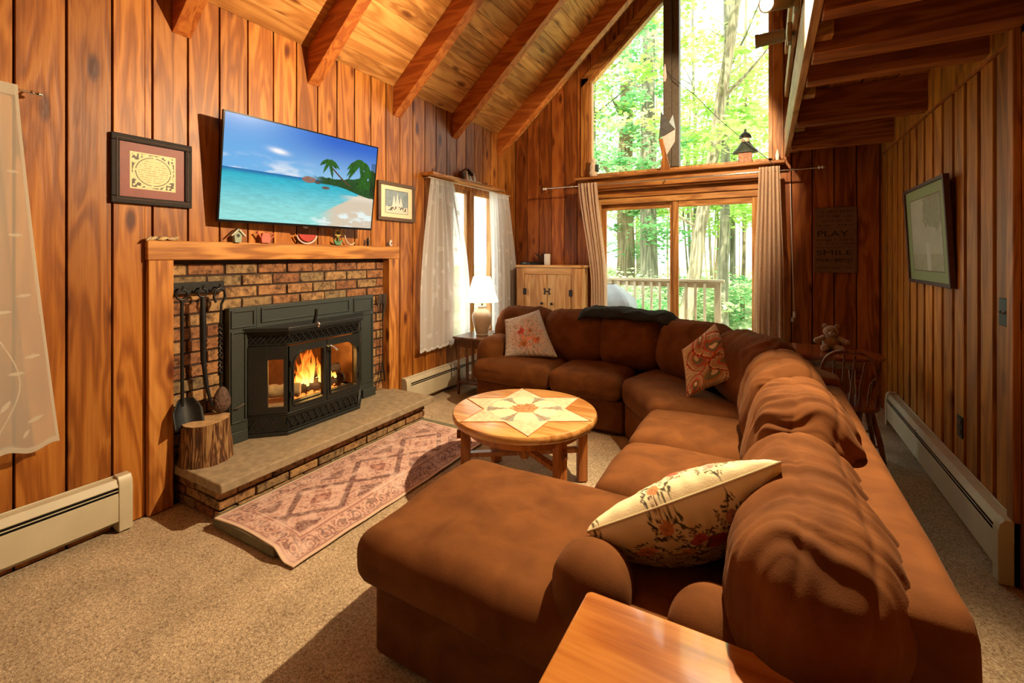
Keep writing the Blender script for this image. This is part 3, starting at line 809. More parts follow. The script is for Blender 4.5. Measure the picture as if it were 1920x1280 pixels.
for y0, y1, rad in ((1.855, 2.137, (0.02, 0.012, 0.012, 0.09)), (2.143, 2.425, (0.012, 0.02, 0.09, 0.012))):
    mb = MB()
    outer = rr(y0, y1, 0.45, 0.87, (0.003,) * 4); inner = rr(y0 + 0.028, y1 - 0.028, 0.488, 0.825, rad)
    ringplate(mb, outer, inner, -2.70, -2.675)
    rim = rr(y0 + 0.018, y1 - 0.018, 0.478, 0.835, tuple(r + 0.01 for r in rad)); ringplate(mb, rim, inner, -2.675, -2.668)
    d = mb.build('stove_door', M['stove'], s, smooth=False)
    MB().extrude([(-2.692, p[0], p[1]) for p in inner], (0.004, 0, 0)).build('door_glass', M['glass'], d, smooth=False)
    hy = y0 + 0.006 if y0 < 2 else y1 - 0.006
    for z in (0.56, 0.76):
        MB().tube([(-2.668, hy, z - 0.018), (-2.668, hy, z + 0.018)], 0.007, 10).build('hinge', M['stove'], d)
MB().tube([(-2.672, 2.142, 0.83), (-2.64, 2.145, 0.828), (-2.63, 2.165, 0.815), (-2.63, 2.19, 0.79)], 0.006, 10).build('door_latch', M['chrome'], s, label='chrome latch handle')
MB().tube([(-2.70, 2.055, 0.996), (-2.68, 2.055, 1.045), (-2.675, 2.055, 1.09)], 0.010, 10).build('damper_handle', M['black'], s)
MB().ball((-2.655, 2.055, 0.985), 0.014, sc=(1, .8, 1.5)).build('damper_knob', M['chrome'], s, label='bright metal knob')
MB().tube([(-2.83, 1.60, 0.52), (-2.80, 1.64, 0.545)], 0.004, 8).build('air_lever', M['chrome'], s, label='bright metal lever')
# fire-brick lined box
M['firebrick'] = plain('fire_brick', (0.42, 0.24, 0.12), 0.9, noise=0.3, nscale=14, bump=0.3)
mb = MB()
mb.box(-3.30, -2.85, 1.76, 1.785, 0.45, 0.94).box(-3.30, -2.85, 2.515, 2.54, 0.45, 0.94)
mb.box(-3.325, -3.30, 1.76, 2.54, 0.43, 0.95).box(-3.30, -2.74, 1.80, 2.48, 0.43, 0.45).box(-3.30, -2.74, 1.80, 2.48, 0.94, 0.955)
mb.build('firebox', M['firebrick'], s, bevel=0.002)
MB().box(-2.75, -2.71, 1.87, 2.41, 0.452, 0.495).build('log_retainer', M['stove'], s)
M['bark'] = plain('charred_bark', (0.05, 0.03, 0.02), 0.9, noise=0.5, nscale=40, bump=0.8)
M['pale_log'] = plain('split_log', (0.45, 0.27, 0.12), 0.8, noise=0.3, nscale=25, bump=0.4)
def log(a, b, r, mat, label, seed):
    a = Vector(a); b = Vector(b); rg = random.Random(seed); pts = []; rs = []
    for i in range(9):
        t = i / 8; pts.append(a.lerp(b, t) + Vector((0, 0, rg.uniform(-.004, .004)))); rs.append(r * rg.uniform(0.92, 1.08))
    g = thing('firewood_log', label, 'log', tuple(a.lerp(b, .5) - Vector((0, 0, r))), group='logs burning in the insert')
    MB().tube(pts, rs, 12).build('bark', mat, g)
    d = (b - a).normalized()
    MB().tube([b, b + d * 0.003], r * 0.86, 12).build('end_grain', M['pale_log'], g)
log((-2.98, 1.84, 0.535), (-2.80, 2.02, 0.535), 0.045, M['pale_log'], 'pale unburnt split log low in front of the fire, left', 1)
log((-2.93, 2.02, 0.50), (-2.90, 2.46, 0.50), 0.042, M['bark'], 'charred log lying across the back of the fire', 2)
log((-2.99, 2.12, 0.575), (-2.86, 2.40, 0.60), 0.036, M['bark'], 'charred log leaning over the flames, right', 3)
def flame_mat():
    m, nt, b = newmat('flame'); nt.nodes.remove(b)
    at = N(nt, 'ShaderNodeAttribute'); at.attribute_name = 'h'
    r = ramp(nt, [(0.0, (1.0, 0.62, 0.16)), (0.35, (1.0, 0.36, 0.04)), (0.75, (0.9, 0.13, 0.01)), (1.0, (0.5, 0.03, 0.0))]); L(nt, at.outputs['Fac'], r.inputs[0])
    em = N(nt, 'ShaderNodeEmission'); L(nt, r.outputs[0], em.inputs[0])
    st = ramp(nt, [(0.0, (1, 1, 1)), (1.0, (0.12, 0.12, 0.12))]); L(nt, at.outputs['Fac'], st.inputs[0])
    L(nt, mathn(nt, 'MULTIPLY', st.outputs[0], 3.4), em.inputs[1])
    tr = N(nt, 'ShaderNodeBsdfTransparent'); lw = N(nt, 'ShaderNodeLayerWeight'); lw.inputs[0].default_value = 0.45
    f = mathn(nt, 'MULTIPLY', mathn(nt, 'SUBTRACT', 1.0, lw.outputs['Facing']), mathn(nt, 'SUBTRACT', 1.25, at.outputs['Fac']))
    mx = N(nt, 'ShaderNodeMixShader'); L(nt, mathn(nt, 'MINIMUM', mathn(nt, 'MULTIPLY', f, 1.2), 1.0), mx.inputs[0]); L(nt, tr.outputs[0], mx.inputs[1]); L(nt, em.outputs[0], mx.inputs[2])
    L(nt, mx.outputs[0], nt.nodes['Material Output'].inputs[0])
    return m
rg = random.Random(5); mb = MB(); hs = []
for k in range(46):
    t = rg.random(); y = 2.02 + 0.34 * t + rg.uniform(-.03, .03); x = -2.9 + rg.uniform(-.07, .07)
    peak = math.exp(-((y - 2.16) / 0.09) ** 2)
    h = 0.05 + 0.20 * peak * rg.uniform(.5, 1.15) + 0.03 * rg.random(); r = rg.uniform(.010, .022); z = 0.52 + rg.uniform(0, .05)
    ph = rg.uniform(0, 6); pts = []; rs = []
    for i in range(10):
        u = i / 9; pts.append((x + 0.02 * u * math.sin(ph + 4 * u), y + 0.03 * u * math.cos(ph + 5 * u), z + h * u)); rs.append(r * (math.sin(math.pi * min(1, u * .85 + .15)) ** .8) * (1 - u * .5) + 0.0008)
        hs += [u * (0.75 + 0.25 * rg.random())] * 8
    mb.tube(pts, rs, 8)
fl = mb.build('flames', flame_mat(), None, label='orange flames rising from the logs inside the insert', cat='fire', kind='stuff', base=(-2.9, 2.18, 0.5))
if len(fl.data.vertices) == len(hs): set_attr(fl.data, 'h', np.array(hs))
rg = random.Random(8); mb = MB()
for k in range(70):
    mb.ball((-2.92 + rg.uniform(-.12, .14), 2.18 + rg.uniform(-.2, .2), 0.462 + rg.uniform(0, .018)), rg.uniform(.008, .018), 7, sc=(1.2, 1, .7))
mb.build('embers', plain('glowing_embers', (0.1, 0.03, 0.01), 0.9, noise=.5, emit=(1, .22, .03), estr=1.8), None, label='glowing embers under the logs inside the insert', cat='embers', kind='stuff', base=(-2.9, 2.18, 0.45))
lamp('POINT', fxp((-2.86, 2.16, 0.66)), 9, (1.0, 0.42, 0.10), 0.06)

# ------------------------------------------------------------------ stump, tools
st = thing('log_stump', 'short bark-covered log standing upright on the left end of the hearth', 'log', (-2.77, 1.405, 0.30))
def bark(u, v):
    a = 2 * math.pi * u; r = 0.118 + 0.010 * mn.noise(Vector((math.cos(a) * 3, math.sin(a) * 3, v * 1.2))) + 0.004 * mn.noise(Vector((math.cos(a) * 14, math.sin(a) * 14, v * 3)))
    r += 0.012 * (1 - v) ** 2
    return (-2.77 + r * math.cos(a), 1.405 + r * math.sin(a), 0.301 + 0.228 * v + 0.006 * math.sin(a * 2) * v)
M['barkb'] = wood('rough_bark', (0.02, 0.008, 0.004), (0.14, 0.055, 0.02), (0.42, 0.25, 0.10), 'z', gscale=3.0, rough=0.45, knots=0.2, bump=0.9)
MB().grid(bark, 64, 14).build('bark', M['barkb'], st)
mb = MB(); pts = [bark(k / 48, 1) for k in range(48)]; mb.add(pts + [(-2.77, 1.405, 0.528)], [(k, (k + 1) % 48, 48) for k in range(48)])
mb.build('cut_end', M['pale_log'], st)

tr = thing('tool_rail', 'dark iron rail fixed across the brick left of the insert', 'rail', (-2.87, 1.41, 1.27))
MB().box(-2.897, -2.872, 1.262, 1.56, 1.235, 1.30).build('bar', M['black'], tr, bevel=0.003)
for y in (1.305, 1.41, 1.50):
    MB().tube([(-2.872, y, 1.265), (-2.83, y, 1.262), (-2.81, y, 1.27), (-2.808, y, 1.285)], 0.005, 8).build('hook', M['black'], tr)
def ring(c, r, t, nrm='x'):
    return [(c[0], c[1] + r * math.cos(a), c[2] + r * math.sin(a)) for a in [2 * math.pi * k / 20 for k in range(20)]]
t = thing('fireplace_shovel', 'black iron hearth shovel with round loop handle, leftmost of the three hanging tools', 'tool', (-2.82, 1.305, 0.50), 'iron hearth tools hanging beside the insert')
MB().tube(ring((-2.82, 1.305, 1.235), 0.028, 0), 0.006, 8, closed=True).build('handle', M['black'], t)
MB().tube([(-2.82, 1.305, 1.207), (-2.822, 1.308, 0.62)], 0.009, 10).build('shaft', M['black'], t)
def scoop(u, v):
    y = (u - .5) * 0.15 * (0.55 + .45 * min(1, v * 2.5)); return (-2.80 + 0.035 * (1 - (2 * u - 1) ** 2) * -1 + 0.05 * v, 1.315 + y, 0.66 - 0.15 * v)
o = MB().grid(scoop, 12, 12).build('blade', M['black'], t); sd = o.modifiers.new('t', 'SOLIDIFY'); sd.thickness = 0.004
t = thing('fireplace_poker', 'thick black iron hearth tool hanging between shovel and brush', 'tool', (-2.82, 1.41, 0.55), 'iron hearth tools hanging beside the insert')
MB().tube(ring((-2.82, 1.41, 1.24), 0.024, 0), 0.006, 8, closed=True).build('handle', M['black'], t)
MB().tube([(-2.82, 1.41, 1.215), (-2.82, 1.412, 1.1), (-2.82, 1.415, 0.85)], [0.010, 0.017, 0.015], 10).build('shaft', M['black'], t)
MB().tube([(-2.82, 1.415, 0.85), (-2.815, 1.43, 0.70), (-2.80, 1.452, 0.58), (-2.79, 1.47, 0.60)], [0.012, .01, .008, .004], 10).build('tip', M['black'], t)
t = thing('fireplace_brush', 'hearth brush with twisted iron handle ending in a loop, rightmost hanging tool', 'brush', (-2.81, 1.50, 0.50), 'iron hearth tools hanging beside the insert')
MB().tube([(-2.81, 1.478, 1.18), (-2.81, 1.466, 1.21), (-2.81, 1.475, 1.25), (-2.81, 1.50, 1.262), (-2.81, 1.525, 1.25), (-2.81, 1.53, 1.21), (-2.81, 1.508, 1.165), (-2.81, 1.503, 1.05)], 0.007, 8).build('handle', M['black'], t)
mb = MB()
for ph in (0, math.pi):
    mb.tube([(-2.81 + 0.008 * math.cos(ph + k * .55), 1.503 + 0.008 * math.sin(ph + k * .55), 1.05 - 0.3 * k / 60) for k in range(61)], 0.006, 7)
mb.tube([(-2.81, 1.503, 0.76), (-2.81, 1.505, 0.66)], 0.008, 8)
mb.build('shaft', M['black'], t)
M['bristle'] = plain('brush_bristle', (0.10, 0.05, 0.03), 0.7, noise=.6, nscale=80, bump=.9)
MB().lathe([(0.012, 0), (0.03, -0.02), (0.048, -0.07), (0.05, -0.11), (0.03, -0.14), (0.01, -0.15)], (-2.80, 1.505, 0.68), 20, sx=0.7).build('bristles', M['bristle'], t)
M['cordb'] = plain('brown_cord', (0.07, 0.05, 0.038), 0.7, noise=.4)
t = thing('twine_bundle', 'bundle of dark cords and a thin iron fork hanging at the right of the insert', 'cord', (-2.87, 2.85, 0.35))
for k in range(6):
    y = 2.81 + k * 0.018; rg = random.Random(k)
    zt = 1.13; zb = [0.95, 0.98, 0.92, 0.96, 0.9, 0.97][k]
    MB().tube([(-2.885, y, zb), (-2.875, y + .004, (zb + zt) / 2), (-2.87, y + .008, zt), (-2.87, y + .016, zt - .01), (-2.875, y + .014, (zb + zt) / 2)], 0.0032, 7).build('cord', M['cordb'], t)
MB().tube([(-2.87, 2.86, 1.12), (-2.868, 2.862, 0.75), (-2.87, 2.86, 0.55), (-2.87, 2.84, 0.42), (-2.87, 2.815, 0.37)], 0.004, 8).tube([(-2.87, 2.86, 0.55), (-2.87, 2.885, 0.42), (-2.87, 2.89, 0.37)], 0.005, 8).tube([(-2.87, 2.82, 0.47), (-2.87, 2.89, 0.46)], 0.004, 6).build('fork', M['black'], t)

FX[:] = [1.0, 0.0, 0.0]
# ------------------------------------------------------------------ television
def tv_art(nu, nv):
    U, V = np.meshgrid(np.linspace(0, 1, nu), np.linspace(0, 1, nv))   # V: 0 top, 1 bottom
    A = 1.8
    img = np.zeros((nv, nu, 3))
    top = lin(28, 100, 208); mid = lin(70, 165, 240); low = lin(150, 205, 240)
    t = sm(V, 0, 0.55) ** 1.1
    img[:] = top * (1 - t[..., None]) + low * t[..., None]
    paint(img, 0.75 * sm(0.7 - U, 0, 0.6), lin(95, 175, 238))
    cl = fbm(U * 1.2, V * 2.6, 3, 5, 5)
    paint(img, sm(cl, .5, .75) * sm(V, .28, .5) * sm(.75 - U, 0, .5) * .8, lin(250, 250, 252))
    paint(img, np.exp(-(((U - .3) / .05) ** 2 + ((V - .27 - (U - .3) * .15) / .025) ** 2)) * 1.2, lin(252, 252, 255))
    sea = V > 0.5
    d = sm(V, .5, .95)
    s = lin(0, 105, 170) * (1 - sm(V, .5, .56)[..., None]) + lin(25, 180, 205) * sm(V, .5, .56)[..., None]
    s = s * (1 - d[..., None]) + lin(150, 225, 220) * d[..., None]
    rp = fbm(U * 2, V * 6, 9, 12, 4)
    s = s * (0.82 + 0.4 * rp[..., None])
    img[sea] = s[sea]
    # beach on the right
    edge = 0.60 + 0.40 * (1 - U) / 0.42
    paint(img, sm(V - (0.61 + 0.9 * (0.86 - U) * (U < 1)), 0, .03) * sm(U, .55, .72), lin(222, 205, 180))
    paint(img, sm(V - 0.62, 0, .02) * sm(U, .70, .85) * (1 - sm(V, .62, .72)), lin(240, 226, 208))
    foam = fbm(U * 1.6, V * 3, 21, 9, 5)
    paint(img, sm(foam, .42, .6) * sm(V - (1.05 - .30 * U), 0, .06) * sm(U, .35, .7), lin(238, 250, 246))
    # island greenery
    h = 0.50 - 0.02 - 0.05 * sm(U, .6, .95) - 0.03 * fbm(U * 3, U * 0, 4, 12)
    g_ = (V > h) & (V < 0.535 + 0.10 * sm(U, .66, 1)) & (U > .52)
    gn = fbm(U * 3, V * 3, 17, 22, 4)
    green = lin(18, 70, 30) * (0.4 + 1.5 * gn[..., None])
    paint(img, g_ * sm(U, .5, .66), 0) ; img[g_] = (img * (1 - sm(U, .5, .62)[..., None]) + green * sm(U, .5, .62)[..., None])[g_]
    for (x, y, w, hh, c) in ((.50, .51, .045, .035, lin(150, 105, 85)), (.62, .575, .03, .016, lin(110, 80, 65)), (.56, .53, .02, .015, lin(90, 70, 60))):
        paint(img, (((U - x) / w) ** 2 + ((V - y) / hh) ** 2 < 1) * (.6 + .6 * gn), c)
    def palm(cx, cy, sz, seed):
        rg = np.random.RandomState(seed)
        for k in range(17):
            a = rg.uniform(0, 2 * math.pi); Ln = sz * rg.uniform(.7, 1.1)
            for i in range(28):
                t_ = i / 27; px = cx + Ln * t_ * math.cos(a) * 0.9; py = cy + (-Ln * math.sin(a) * t_ * .75 + Ln * .75 * t_ * t_) * A * .8
                w = sz * (.11 * math.sin(math.pi * min(1, t_ * .9 + .1)) + .02)
                sub = (np.abs(U - px) < w) & (np.abs(V - py) < w * A)
                if sub.any(): paint(img, ((((U - px) / w) ** 2 + ((V - py) / (w * A)) ** 2) < 1) * .8, lin(25, 95, 25) * rg.uniform(.4, 1.5))
    def trunk(p, w, c):
        for i in range(60):
            t_ = i / 59; x = (1-t_)**2*p[0][0] + 2*t_*(1-t_)*p[1][0] + t_*t_*p[2][0]; y = (1-t_)**2*p[0][1] + 2*t_*(1-t_)*p[1][1] + t_*t_*p[2][1]
            paint(img, ((U - x) ** 2 + ((V - y) / A) ** 2 < w * w), c)
    trunk([(.63, .30), (.72, .44), (.80, .52)], .005, lin(90, 65, 45))
    palm(.635, .29, .085, 1); palm(.87, .24, .12, 2); palm(.96, .33, .10, 3); palm(.90, .42, .07, 5)
    img[(V > .2) & (U > .965) & (V < .6)] *= .45
    return np.clip(img, 0, 1.2)
tv = thing('television', 'wall-mounted television tilted down over the mantel, showing a tropical beach', 'television', (-2.93, 2.17, 2.02))
# corners of the screen measured from image pixels: near-top, far-top, near-bottom, far-bottom
c_nt = Vector((-2.875, 1.553, 2.343)); c_ft = Vector((-2.785, 2.725, 2.343)); c_nb = Vector((-2.96, 1.566, 1.664)); c_fb = Vector((-2.87, 2.738, 1.664))
ey = ((c_ft - c_nt) + (c_fb - c_nb)).normalized(); ez = (c_nt - c_nb); ez = (ez - ey * ez.dot(ey)).normalized(); en = ey.cross(ez).normalized()
cc = (c_nt + c_ft + c_nb + c_fb) / 4; W2, H2 = ((c_ft - c_nt).length + (c_fb - c_nb).length) / 4, (c_nt - c_nb).length / 2
tp = lambda a, b, c=0: cc + ey * a + ez * b + en * c
def tbox(mb, a0, a1, b0, b1, c0, c1):
    v = [tp(a, b, c) for c in (c0, c1) for b in (b0, b1) for a in (a0, a1)]
    mb.add(v, [(0,2,3,1),(4,5,7,6),(0,1,5,4),(2,6,7,3),(0,4,6,2),(1,3,7,5)])
mb = MB(); tbox(mb, -W2, W2, -H2, H2, -0.022, -0.002); tbox(mb, -W2 * .75, W2 * .75, -H2 * .85, H2 * .3, -0.04, -0.022)
mb.build('housing', M['blackgloss'], tv, bevel=0.002)
mb = MB(); bz = 0.009
tbox(mb, -W2, W2, H2 - bz, H2, -0.002, 0.003); tbox(mb, -W2, W2, -H2, -H2 + 0.016, -0.002, 0.003); tbox(mb, -W2, -W2 + bz, -H2 + .016, H2 - bz, -0.002, 0.003); tbox(mb, W2 - bz, W2, -H2 + .016, H2 - bz, -0.002, 0.003)
mb.build('bezel', M['blackgloss'], tv)
nu, nv = 430, 242
P_ = np.zeros((nv, nu, 3)); aa = np.linspace(-W2 + bz, W2 - bz, nu); bb_ = np.linspace(H2 - bz, -H2 + 0.016, nv)
A_, B2 = np.meshgrid(aa, bb_)
for k in range(3): P_[..., k] = cc[k] + ey[k] * A_ + ez[k] * B2 + en[k] * 0.0005
M['screen'] = attr_mat('tv_screen', 0.15, emit=0.95)
gridmesh('screen', P_, M['screen'], tv, col=tv_art(nu, nv))
mb = MB(); mb.bar(tp(0, 0, -0.035), (XL + .015, tp(0, 0).y, tp(0, 0).z), 0.06, 0.12); mb.box(XL + .001, XL + 0.015, 2.0, 2.3, 1.85, 2.2)
mb.build('wall_bracket', M['black'], tv)
mb = MB(); tbox(mb, -0.018, 0.018, -H2 - 0.012, -H2, -0.012, 0.002); mb.build('indicator_tab', M['chrome'], tv)

# ------------------------------------------------------------------ framed pictures
def frame_left(name, label, cat, y0, y1, z0, z1, dep, bar, fm, mat_c, art, tilt=0.0, mw=0.05):
    """picture hanging on the left wall"""
    x0 = XL + 0.001
    g = thing(name, label, cat, (x0, (y0 + y1) / 2, z0))
    mb = MB()
    mb.box(x0, x0 + dep, y0, y1, z0, z0 + bar).box(x0, x0 + dep, y0, y1, z1 - bar, z1).box(x0, x0 + dep, y0, y0 + bar, z0 + bar, z1 - bar).box(x0, x0 + dep, y1 - bar, y1, z0 + bar, z1 - bar)
    mb.build('frame', fm, g, bevel=0.004)
    i = bar
    nu, nv = 220, int(220 * (z1 - z0 - 2 * bar) / (y1 - y0 - 2 * bar))
    Y_, Z_ = np.meshgrid(np.linspace(y0 + i, y1 - i, nu), np.linspace(z1 - i, z0 + i, nv))
    P_ = np.stack([np.full_like(Y_, x0 + dep * 0.6), Y_, Z_], -1)
    U, V = np.meshgrid(np.linspace(0, 1, nu), np.linspace(0, 1, nv))
    gridmesh('picture', P_, attr_mat(name + '_art', 0.5, coat=0.0), g, col=art(U, V))
    return g
def verse_art(U, V):
    img = np.zeros(U.shape + (3,)); img[:] = lin(125, 45, 30)
    img *= (0.85 + .3 * fbm(U, V, 2, 12))[..., None]
    X_, Y_ = (U - .5) / .35, (V - .5) / .34
    inside = (np.abs(X_) < 1) & (np.abs(Y_) < 1); img[inside] = lin(226, 205, 150)
    e = X_ ** 2 + Y_ ** 2
    rgn = inside & (e > .60)
    cut = (vn(U, V, 5, 34) > .52) & rgn & (np.abs(X_) < .93) & (np.abs(Y_) < .93) & (e > .78)
    img[cut] = lin(60, 45, 22)
    img[(e > .56) & (e < .63) & inside & ((np.arctan2(Y_, X_) * 2 % (math.pi)) > .25)] = lin(60, 45, 22)
    ln = (e < .45) & ((V * 60) % 2.6 < .8) & (vn(U, V, 8, 60) > .4); img[ln] = lin(160, 138, 90)
    return img
M['frameblk'] = plain('dark_frame', (0.012, 0.006, 0.005), 0.75, noise=.3)
M['framebr'] = plain('brown_frame', (0.10, 0.055, 0.032), 0.7, noise=.2)
fv = frame_left('framed_verse', 'dark framed cut-paper verse on a maroon mat, left of the television', 'picture', 1.06, 1.447, 1.735, 2.108, 0.022, 0.038, M['frameblk'], None, verse_art)
def lace(mb, y0, y1, z0, z1, x, w, t):
    mb.box(x, x + t, y0, y1, z0, z0 + w).box(x, x + t, y0, y1, z1 - w, z1).box(x, x + t, y0, y0 + w, z0 + w, z1 - w).box(x, x + t, y1 - w, y1, z0 + w, z1 - w)
mb = MB(); lace(mb, 1.082, 1.425, 1.757, 2.086, XL + 0.022, 0.004, 0.004); mb.build('frame_bead', M['framebr'], fv, bevel=0.001)
def boat_art(U, V):
    img = np.zeros(U.shape + (3,)); img[:] = lin(225, 205, 170)
    X_, Y_ = (U - .5) / .36, (V - .5) / .37; ins = (np.abs(X_) < 1) & (np.abs(Y_) < 1)
    n = fbm(U, V, 6, 14); base = lin(125, 140, 150) * (.7 + .6 * n[..., None]); img[ins] = base[ins]
    img[ins & (Y_ > .42)] = lin(205, 200, 185)
    for x, h in ((-.25, 1.0), (0.05, 1.25), (.35, .9)):
        tri = ins & (Y_ < .4) & (Y_ > .4 - h) & (np.abs(X_ - x) < .18 * (Y_ - (.4 - h)) / h) ; img[tri] = lin(205, 205, 200)
    dk = ins & (Y_ > .38) & (Y_ < .75) & (vn(U, V, 31, 26) > .62) & (np.abs(X_) < .85); img[dk] = lin(45, 40, 40)
    edge = ins & ((np.abs(X_) > .97) | (np.abs(Y_) > .97)); img[edge] = lin(70, 60, 50)
    return img
frame_left('framed_print', 'small brown framed sailing-boat print between the television and the window', 'picture', 2.945, 3.425, 1.775, 2.13, 0.03, 0.032, M['framebr'], None, boat_art)

# right wall picture, deep dark frame, green mat; leans outwards at the top
def park_art(U, V):
    img = np.zeros(U.shape + (3,)); img[:] = lin(128, 145, 92)
    X_, Y_ = (U - .5) / .38, (V - .5) / .385; ins = (np.abs(X_) < 1) & (np.abs(Y_) < 1)
    n = fbm(U, V, 16, 6); base = lin(168, 170, 148) * (.82 + .3 * n[..., None]); img[ins] = base[ins]
    tree = ins & (((X_ + .55) / .75) ** 2 + ((Y_ + .65) / .6) ** 2 < 1.1 * fbm(U, V, 40, 14) + .35); img[tree] = (lin(138, 140, 112) * (.75 + .4 * fbm(U, V, 48, 30)[..., None]))[tree]
    low = ins & (Y_ > .55); img[low] = (lin(150, 150, 118) * (.8 + .4 * fbm(U, V, 44, 20)[..., None]))[low]
    img[ins & (np.abs(X_ + .1) < .12) & (Y_ > .1) & (n > .48)] = lin(180, 185, 168)
    edge = (np.abs(X_) < 1.04) & (np.abs(Y_) < 1.035) & ~ins; img[edge] = lin(90, 78, 45)
    return img
g = thing('landscape_print', 'dark deep-framed misty landscape print with a green mat on the right wall', 'picture', (XR - 0.03, 4.0, 1.26))
x1 = XR - 0.0235; dep = 0.03
def rwp(y, z, d):   # leaning plane: d = distance out from the wall
    t = (z - 1.26) / 0.675; return (x1 - d - 0.035 * t, y, z)
def rwbox(mb, y0, y1, z0, z1, d0, d1):
    v = [rwp(y, z, d) for d in (d0, d1) for z in (z0, z1) for y in (y0, y1)]
    mb.add(v, [(0,2,3,1),(4,5,7,6),(0,1,5,4),(2,6,7,3),(0,4,6,2),(1,3,7,5)])
mb = MB(); Y0, Y1, Z0, Z1, b_ = 3.56, 4.45, 1.26, 1.935, 0.022
rwbox(mb, Y0, Y1, Z0, Z0 + b_, 0.0, dep); rwbox(mb, Y0, Y1, Z1 - b_, Z1, 0.0, dep); rwbox(mb, Y0, Y0 + b_, Z0 + b_, Z1 - b_, 0.0, dep); rwbox(mb, Y1 - b_, Y1, Z0 + b_, Z1 - b_, 0.0, dep)
M['frameplum'] = plain('plum_frame', (0.06, 0.022, 0.018), 0.45, noise=.25)
mb.build('frame', M['frameplum'], g, bevel=0.003)
nu, nv = 240, 180
Y_, Z_ = np.meshgrid(np.linspace(Y1 - b_, Y0 + b_, nu), np.linspace(Z1 - b_, Z0 + b_, nv))
P_ = np.stack([x1 - dep * .6 - 0.035 * (Z_ - 1.26) / 0.675, Y_, Z_], -1)
U, V = np.meshgrid(np.linspace(0, 1, nu), np.linspace(0, 1, nv))
gridmesh('picture', P_, attr_mat('landscape_art', 0.5), g, col=park_art(U[:, ::-1], V))

# word sign on the far wall
g = thing('word_sign', 'dark brown wooden word sign reading PLAY on the far wall', 'sign', (0.6, YF - 0.01, 1.29))
MB().box(0.425, 0.77, YF - 0.028, YF - 0.001, 1.285, 1.935).build('board', plain('sign_board', (0.16, 0.085, 0.045), 0.7, noise=.15, nscale=12), g, bevel=0.003)
M['ink'] = plain('sign_ink', (0.015, 0.008, 0.006), 0.7)
def words(txt, x0, x1, z, h, parent):
    c = bpy.data.curves.new('lettering', 'FONT'); c.body = txt; c.size = h / 0.72; c.extrude = 0.0008; c.align_x = 'CENTER'
    c.materials.append(M['ink'])
    o = bpy.data.objects.new('lettering', c); COL.objects.link(o); o.parent = parent
    bpy.context.view_layer.update(); wd = o.dimensions.x or 1
    o.rotation_euler = (R(90), 0, 0); o.scale = ((x1 - x0) / wd, 1, 1)
    o.location = (((x0 + x1) / 2) - parent.location.x, YF - 0.0292 - parent.location.y, z - parent.location.z)
    me = bpy.data.meshes.new_from_object(o.evaluated_get(bpy.context.evaluated_depsgraph_get()))
    n = bpy.data.objects.new('lettering', me); COL.objects.link(n); n.parent = parent; n.matrix_local = Matrix.Translation(o.location) @ Matrix.Rotation(R(90), 4, 'X') @ Matrix.Diagonal((o.scale[0], 1, 1, 1))
    bpy.data.objects.remove(o)
words('PLAY', 0.445, 0.70, 1.645, 0.058, g)
words('SMILE', 0.44, 0.735, 1.462, 0.048, g)
rg = random.Random(4); mb = MB()
for z, h in ((1.88, .02), (1.835, .018), (1.79, .016), (1.745, .018), (1.60, .016), (1.565, .014), (1.53, .012), (1.385, .04), (1.325, .016)):
    x = 0.445
    while x < 0.735:
        w_ = rg.uniform(.006, .018)
        if rg.random() > .18: mb.box(x, x + w_ * .35, YF - 0.0285, YF - 0.0279, z, z + h); mb.box(x, x + w_, YF - 0.0285, YF - 0.0279, z + (h * .8 if rg.random() > .5 else h * .4), z + (h if rg.random() > .5 else h * .55))
        x += w_ + .008
mb.build('small_print', M['ink'], g, smooth=False, kind='stuff')
# ------------------------------------------------------------------ ornaments on the mantel
ZM = 1.5335
FX[:] = [1.045, 0.0, -0.0635]
def flat(poly, x, t): return MB().extrude([(x, p[0], p[1]) for p in poly], (t, 0, 0))
def shells(y0):
    rg = random.Random(2)
    for k in range(7):
        y = y0 + 0.022 * k + rg.uniform(-.004, .004); x = -2.872 + rg.uniform(-.008, .008); s_ = rg.uniform(.013, .021)
        z = ZM + s_ * .6
        col = [(0.45, 0.30, 0.16), (0.55, 0.42, 0.22), (0.16, 0.09, 0.05), (0.6, 0.42, 0.2), (0.22, 0.12, 0.07)][k % 5]
        nm = ['tan spiral', 'small cream', 'dark brown', 'pointed golden', 'dark flat', 'curled tan', 'last pale'][k]
        o = MB().lathe([(0.001, -s_ * 1.5), (s_ * .5, -s_ * .7), (s_ * .65, 0), (s_ * .5, s_ * .6), (s_ * .18, s_ * 1.2), (0.001, s_ * 1.6)], (x, y, z), 12, axis=(rg.uniform(-.6, .6), 1, rg.uniform(0, .9))).build('seashell', plain('shell', col, .5, noise=.5, nscale=90), None, base=(x, y, ZM))
        tag(o, nm + ' seashell in the row at the left end of the mantel', 'seashell', 'shells at the left end of the mantel')
shells(1.165)
pn = lambda n, c, **k: plain(n, c, 0.6, noise=.1, **k)
g = thing('birdhouse_ornament', 'tiny pale green wooden birdhouse with a pitched roof on the mantel', 'ornament', (-2.86, 1.63, ZM))
flat([(1.612, ZM), (1.648, ZM), (1.654, ZM + .045), (1.63, ZM + .072), (1.606, ZM + .045)], -2.875, .025).build('body', pn('mint', (.30, .36, .26)), g)
mb = MB(); mb.bar((-2.862, 1.588, ZM + .040), (-2.862, 1.632, ZM + .084), .04, .008).bar((-2.862, 1.672, ZM + .040), (-2.862, 1.628, ZM + .084), .04, .008); mb.build('roof', pn('cream_roof', (.55, .52, .42)), g)
MB().lathe([(.010, 0), (.010, .002)], (-2.850, 1.63, ZM + .042), 14, axis=(1, 0, 0)).build('hole', M['black'], g)
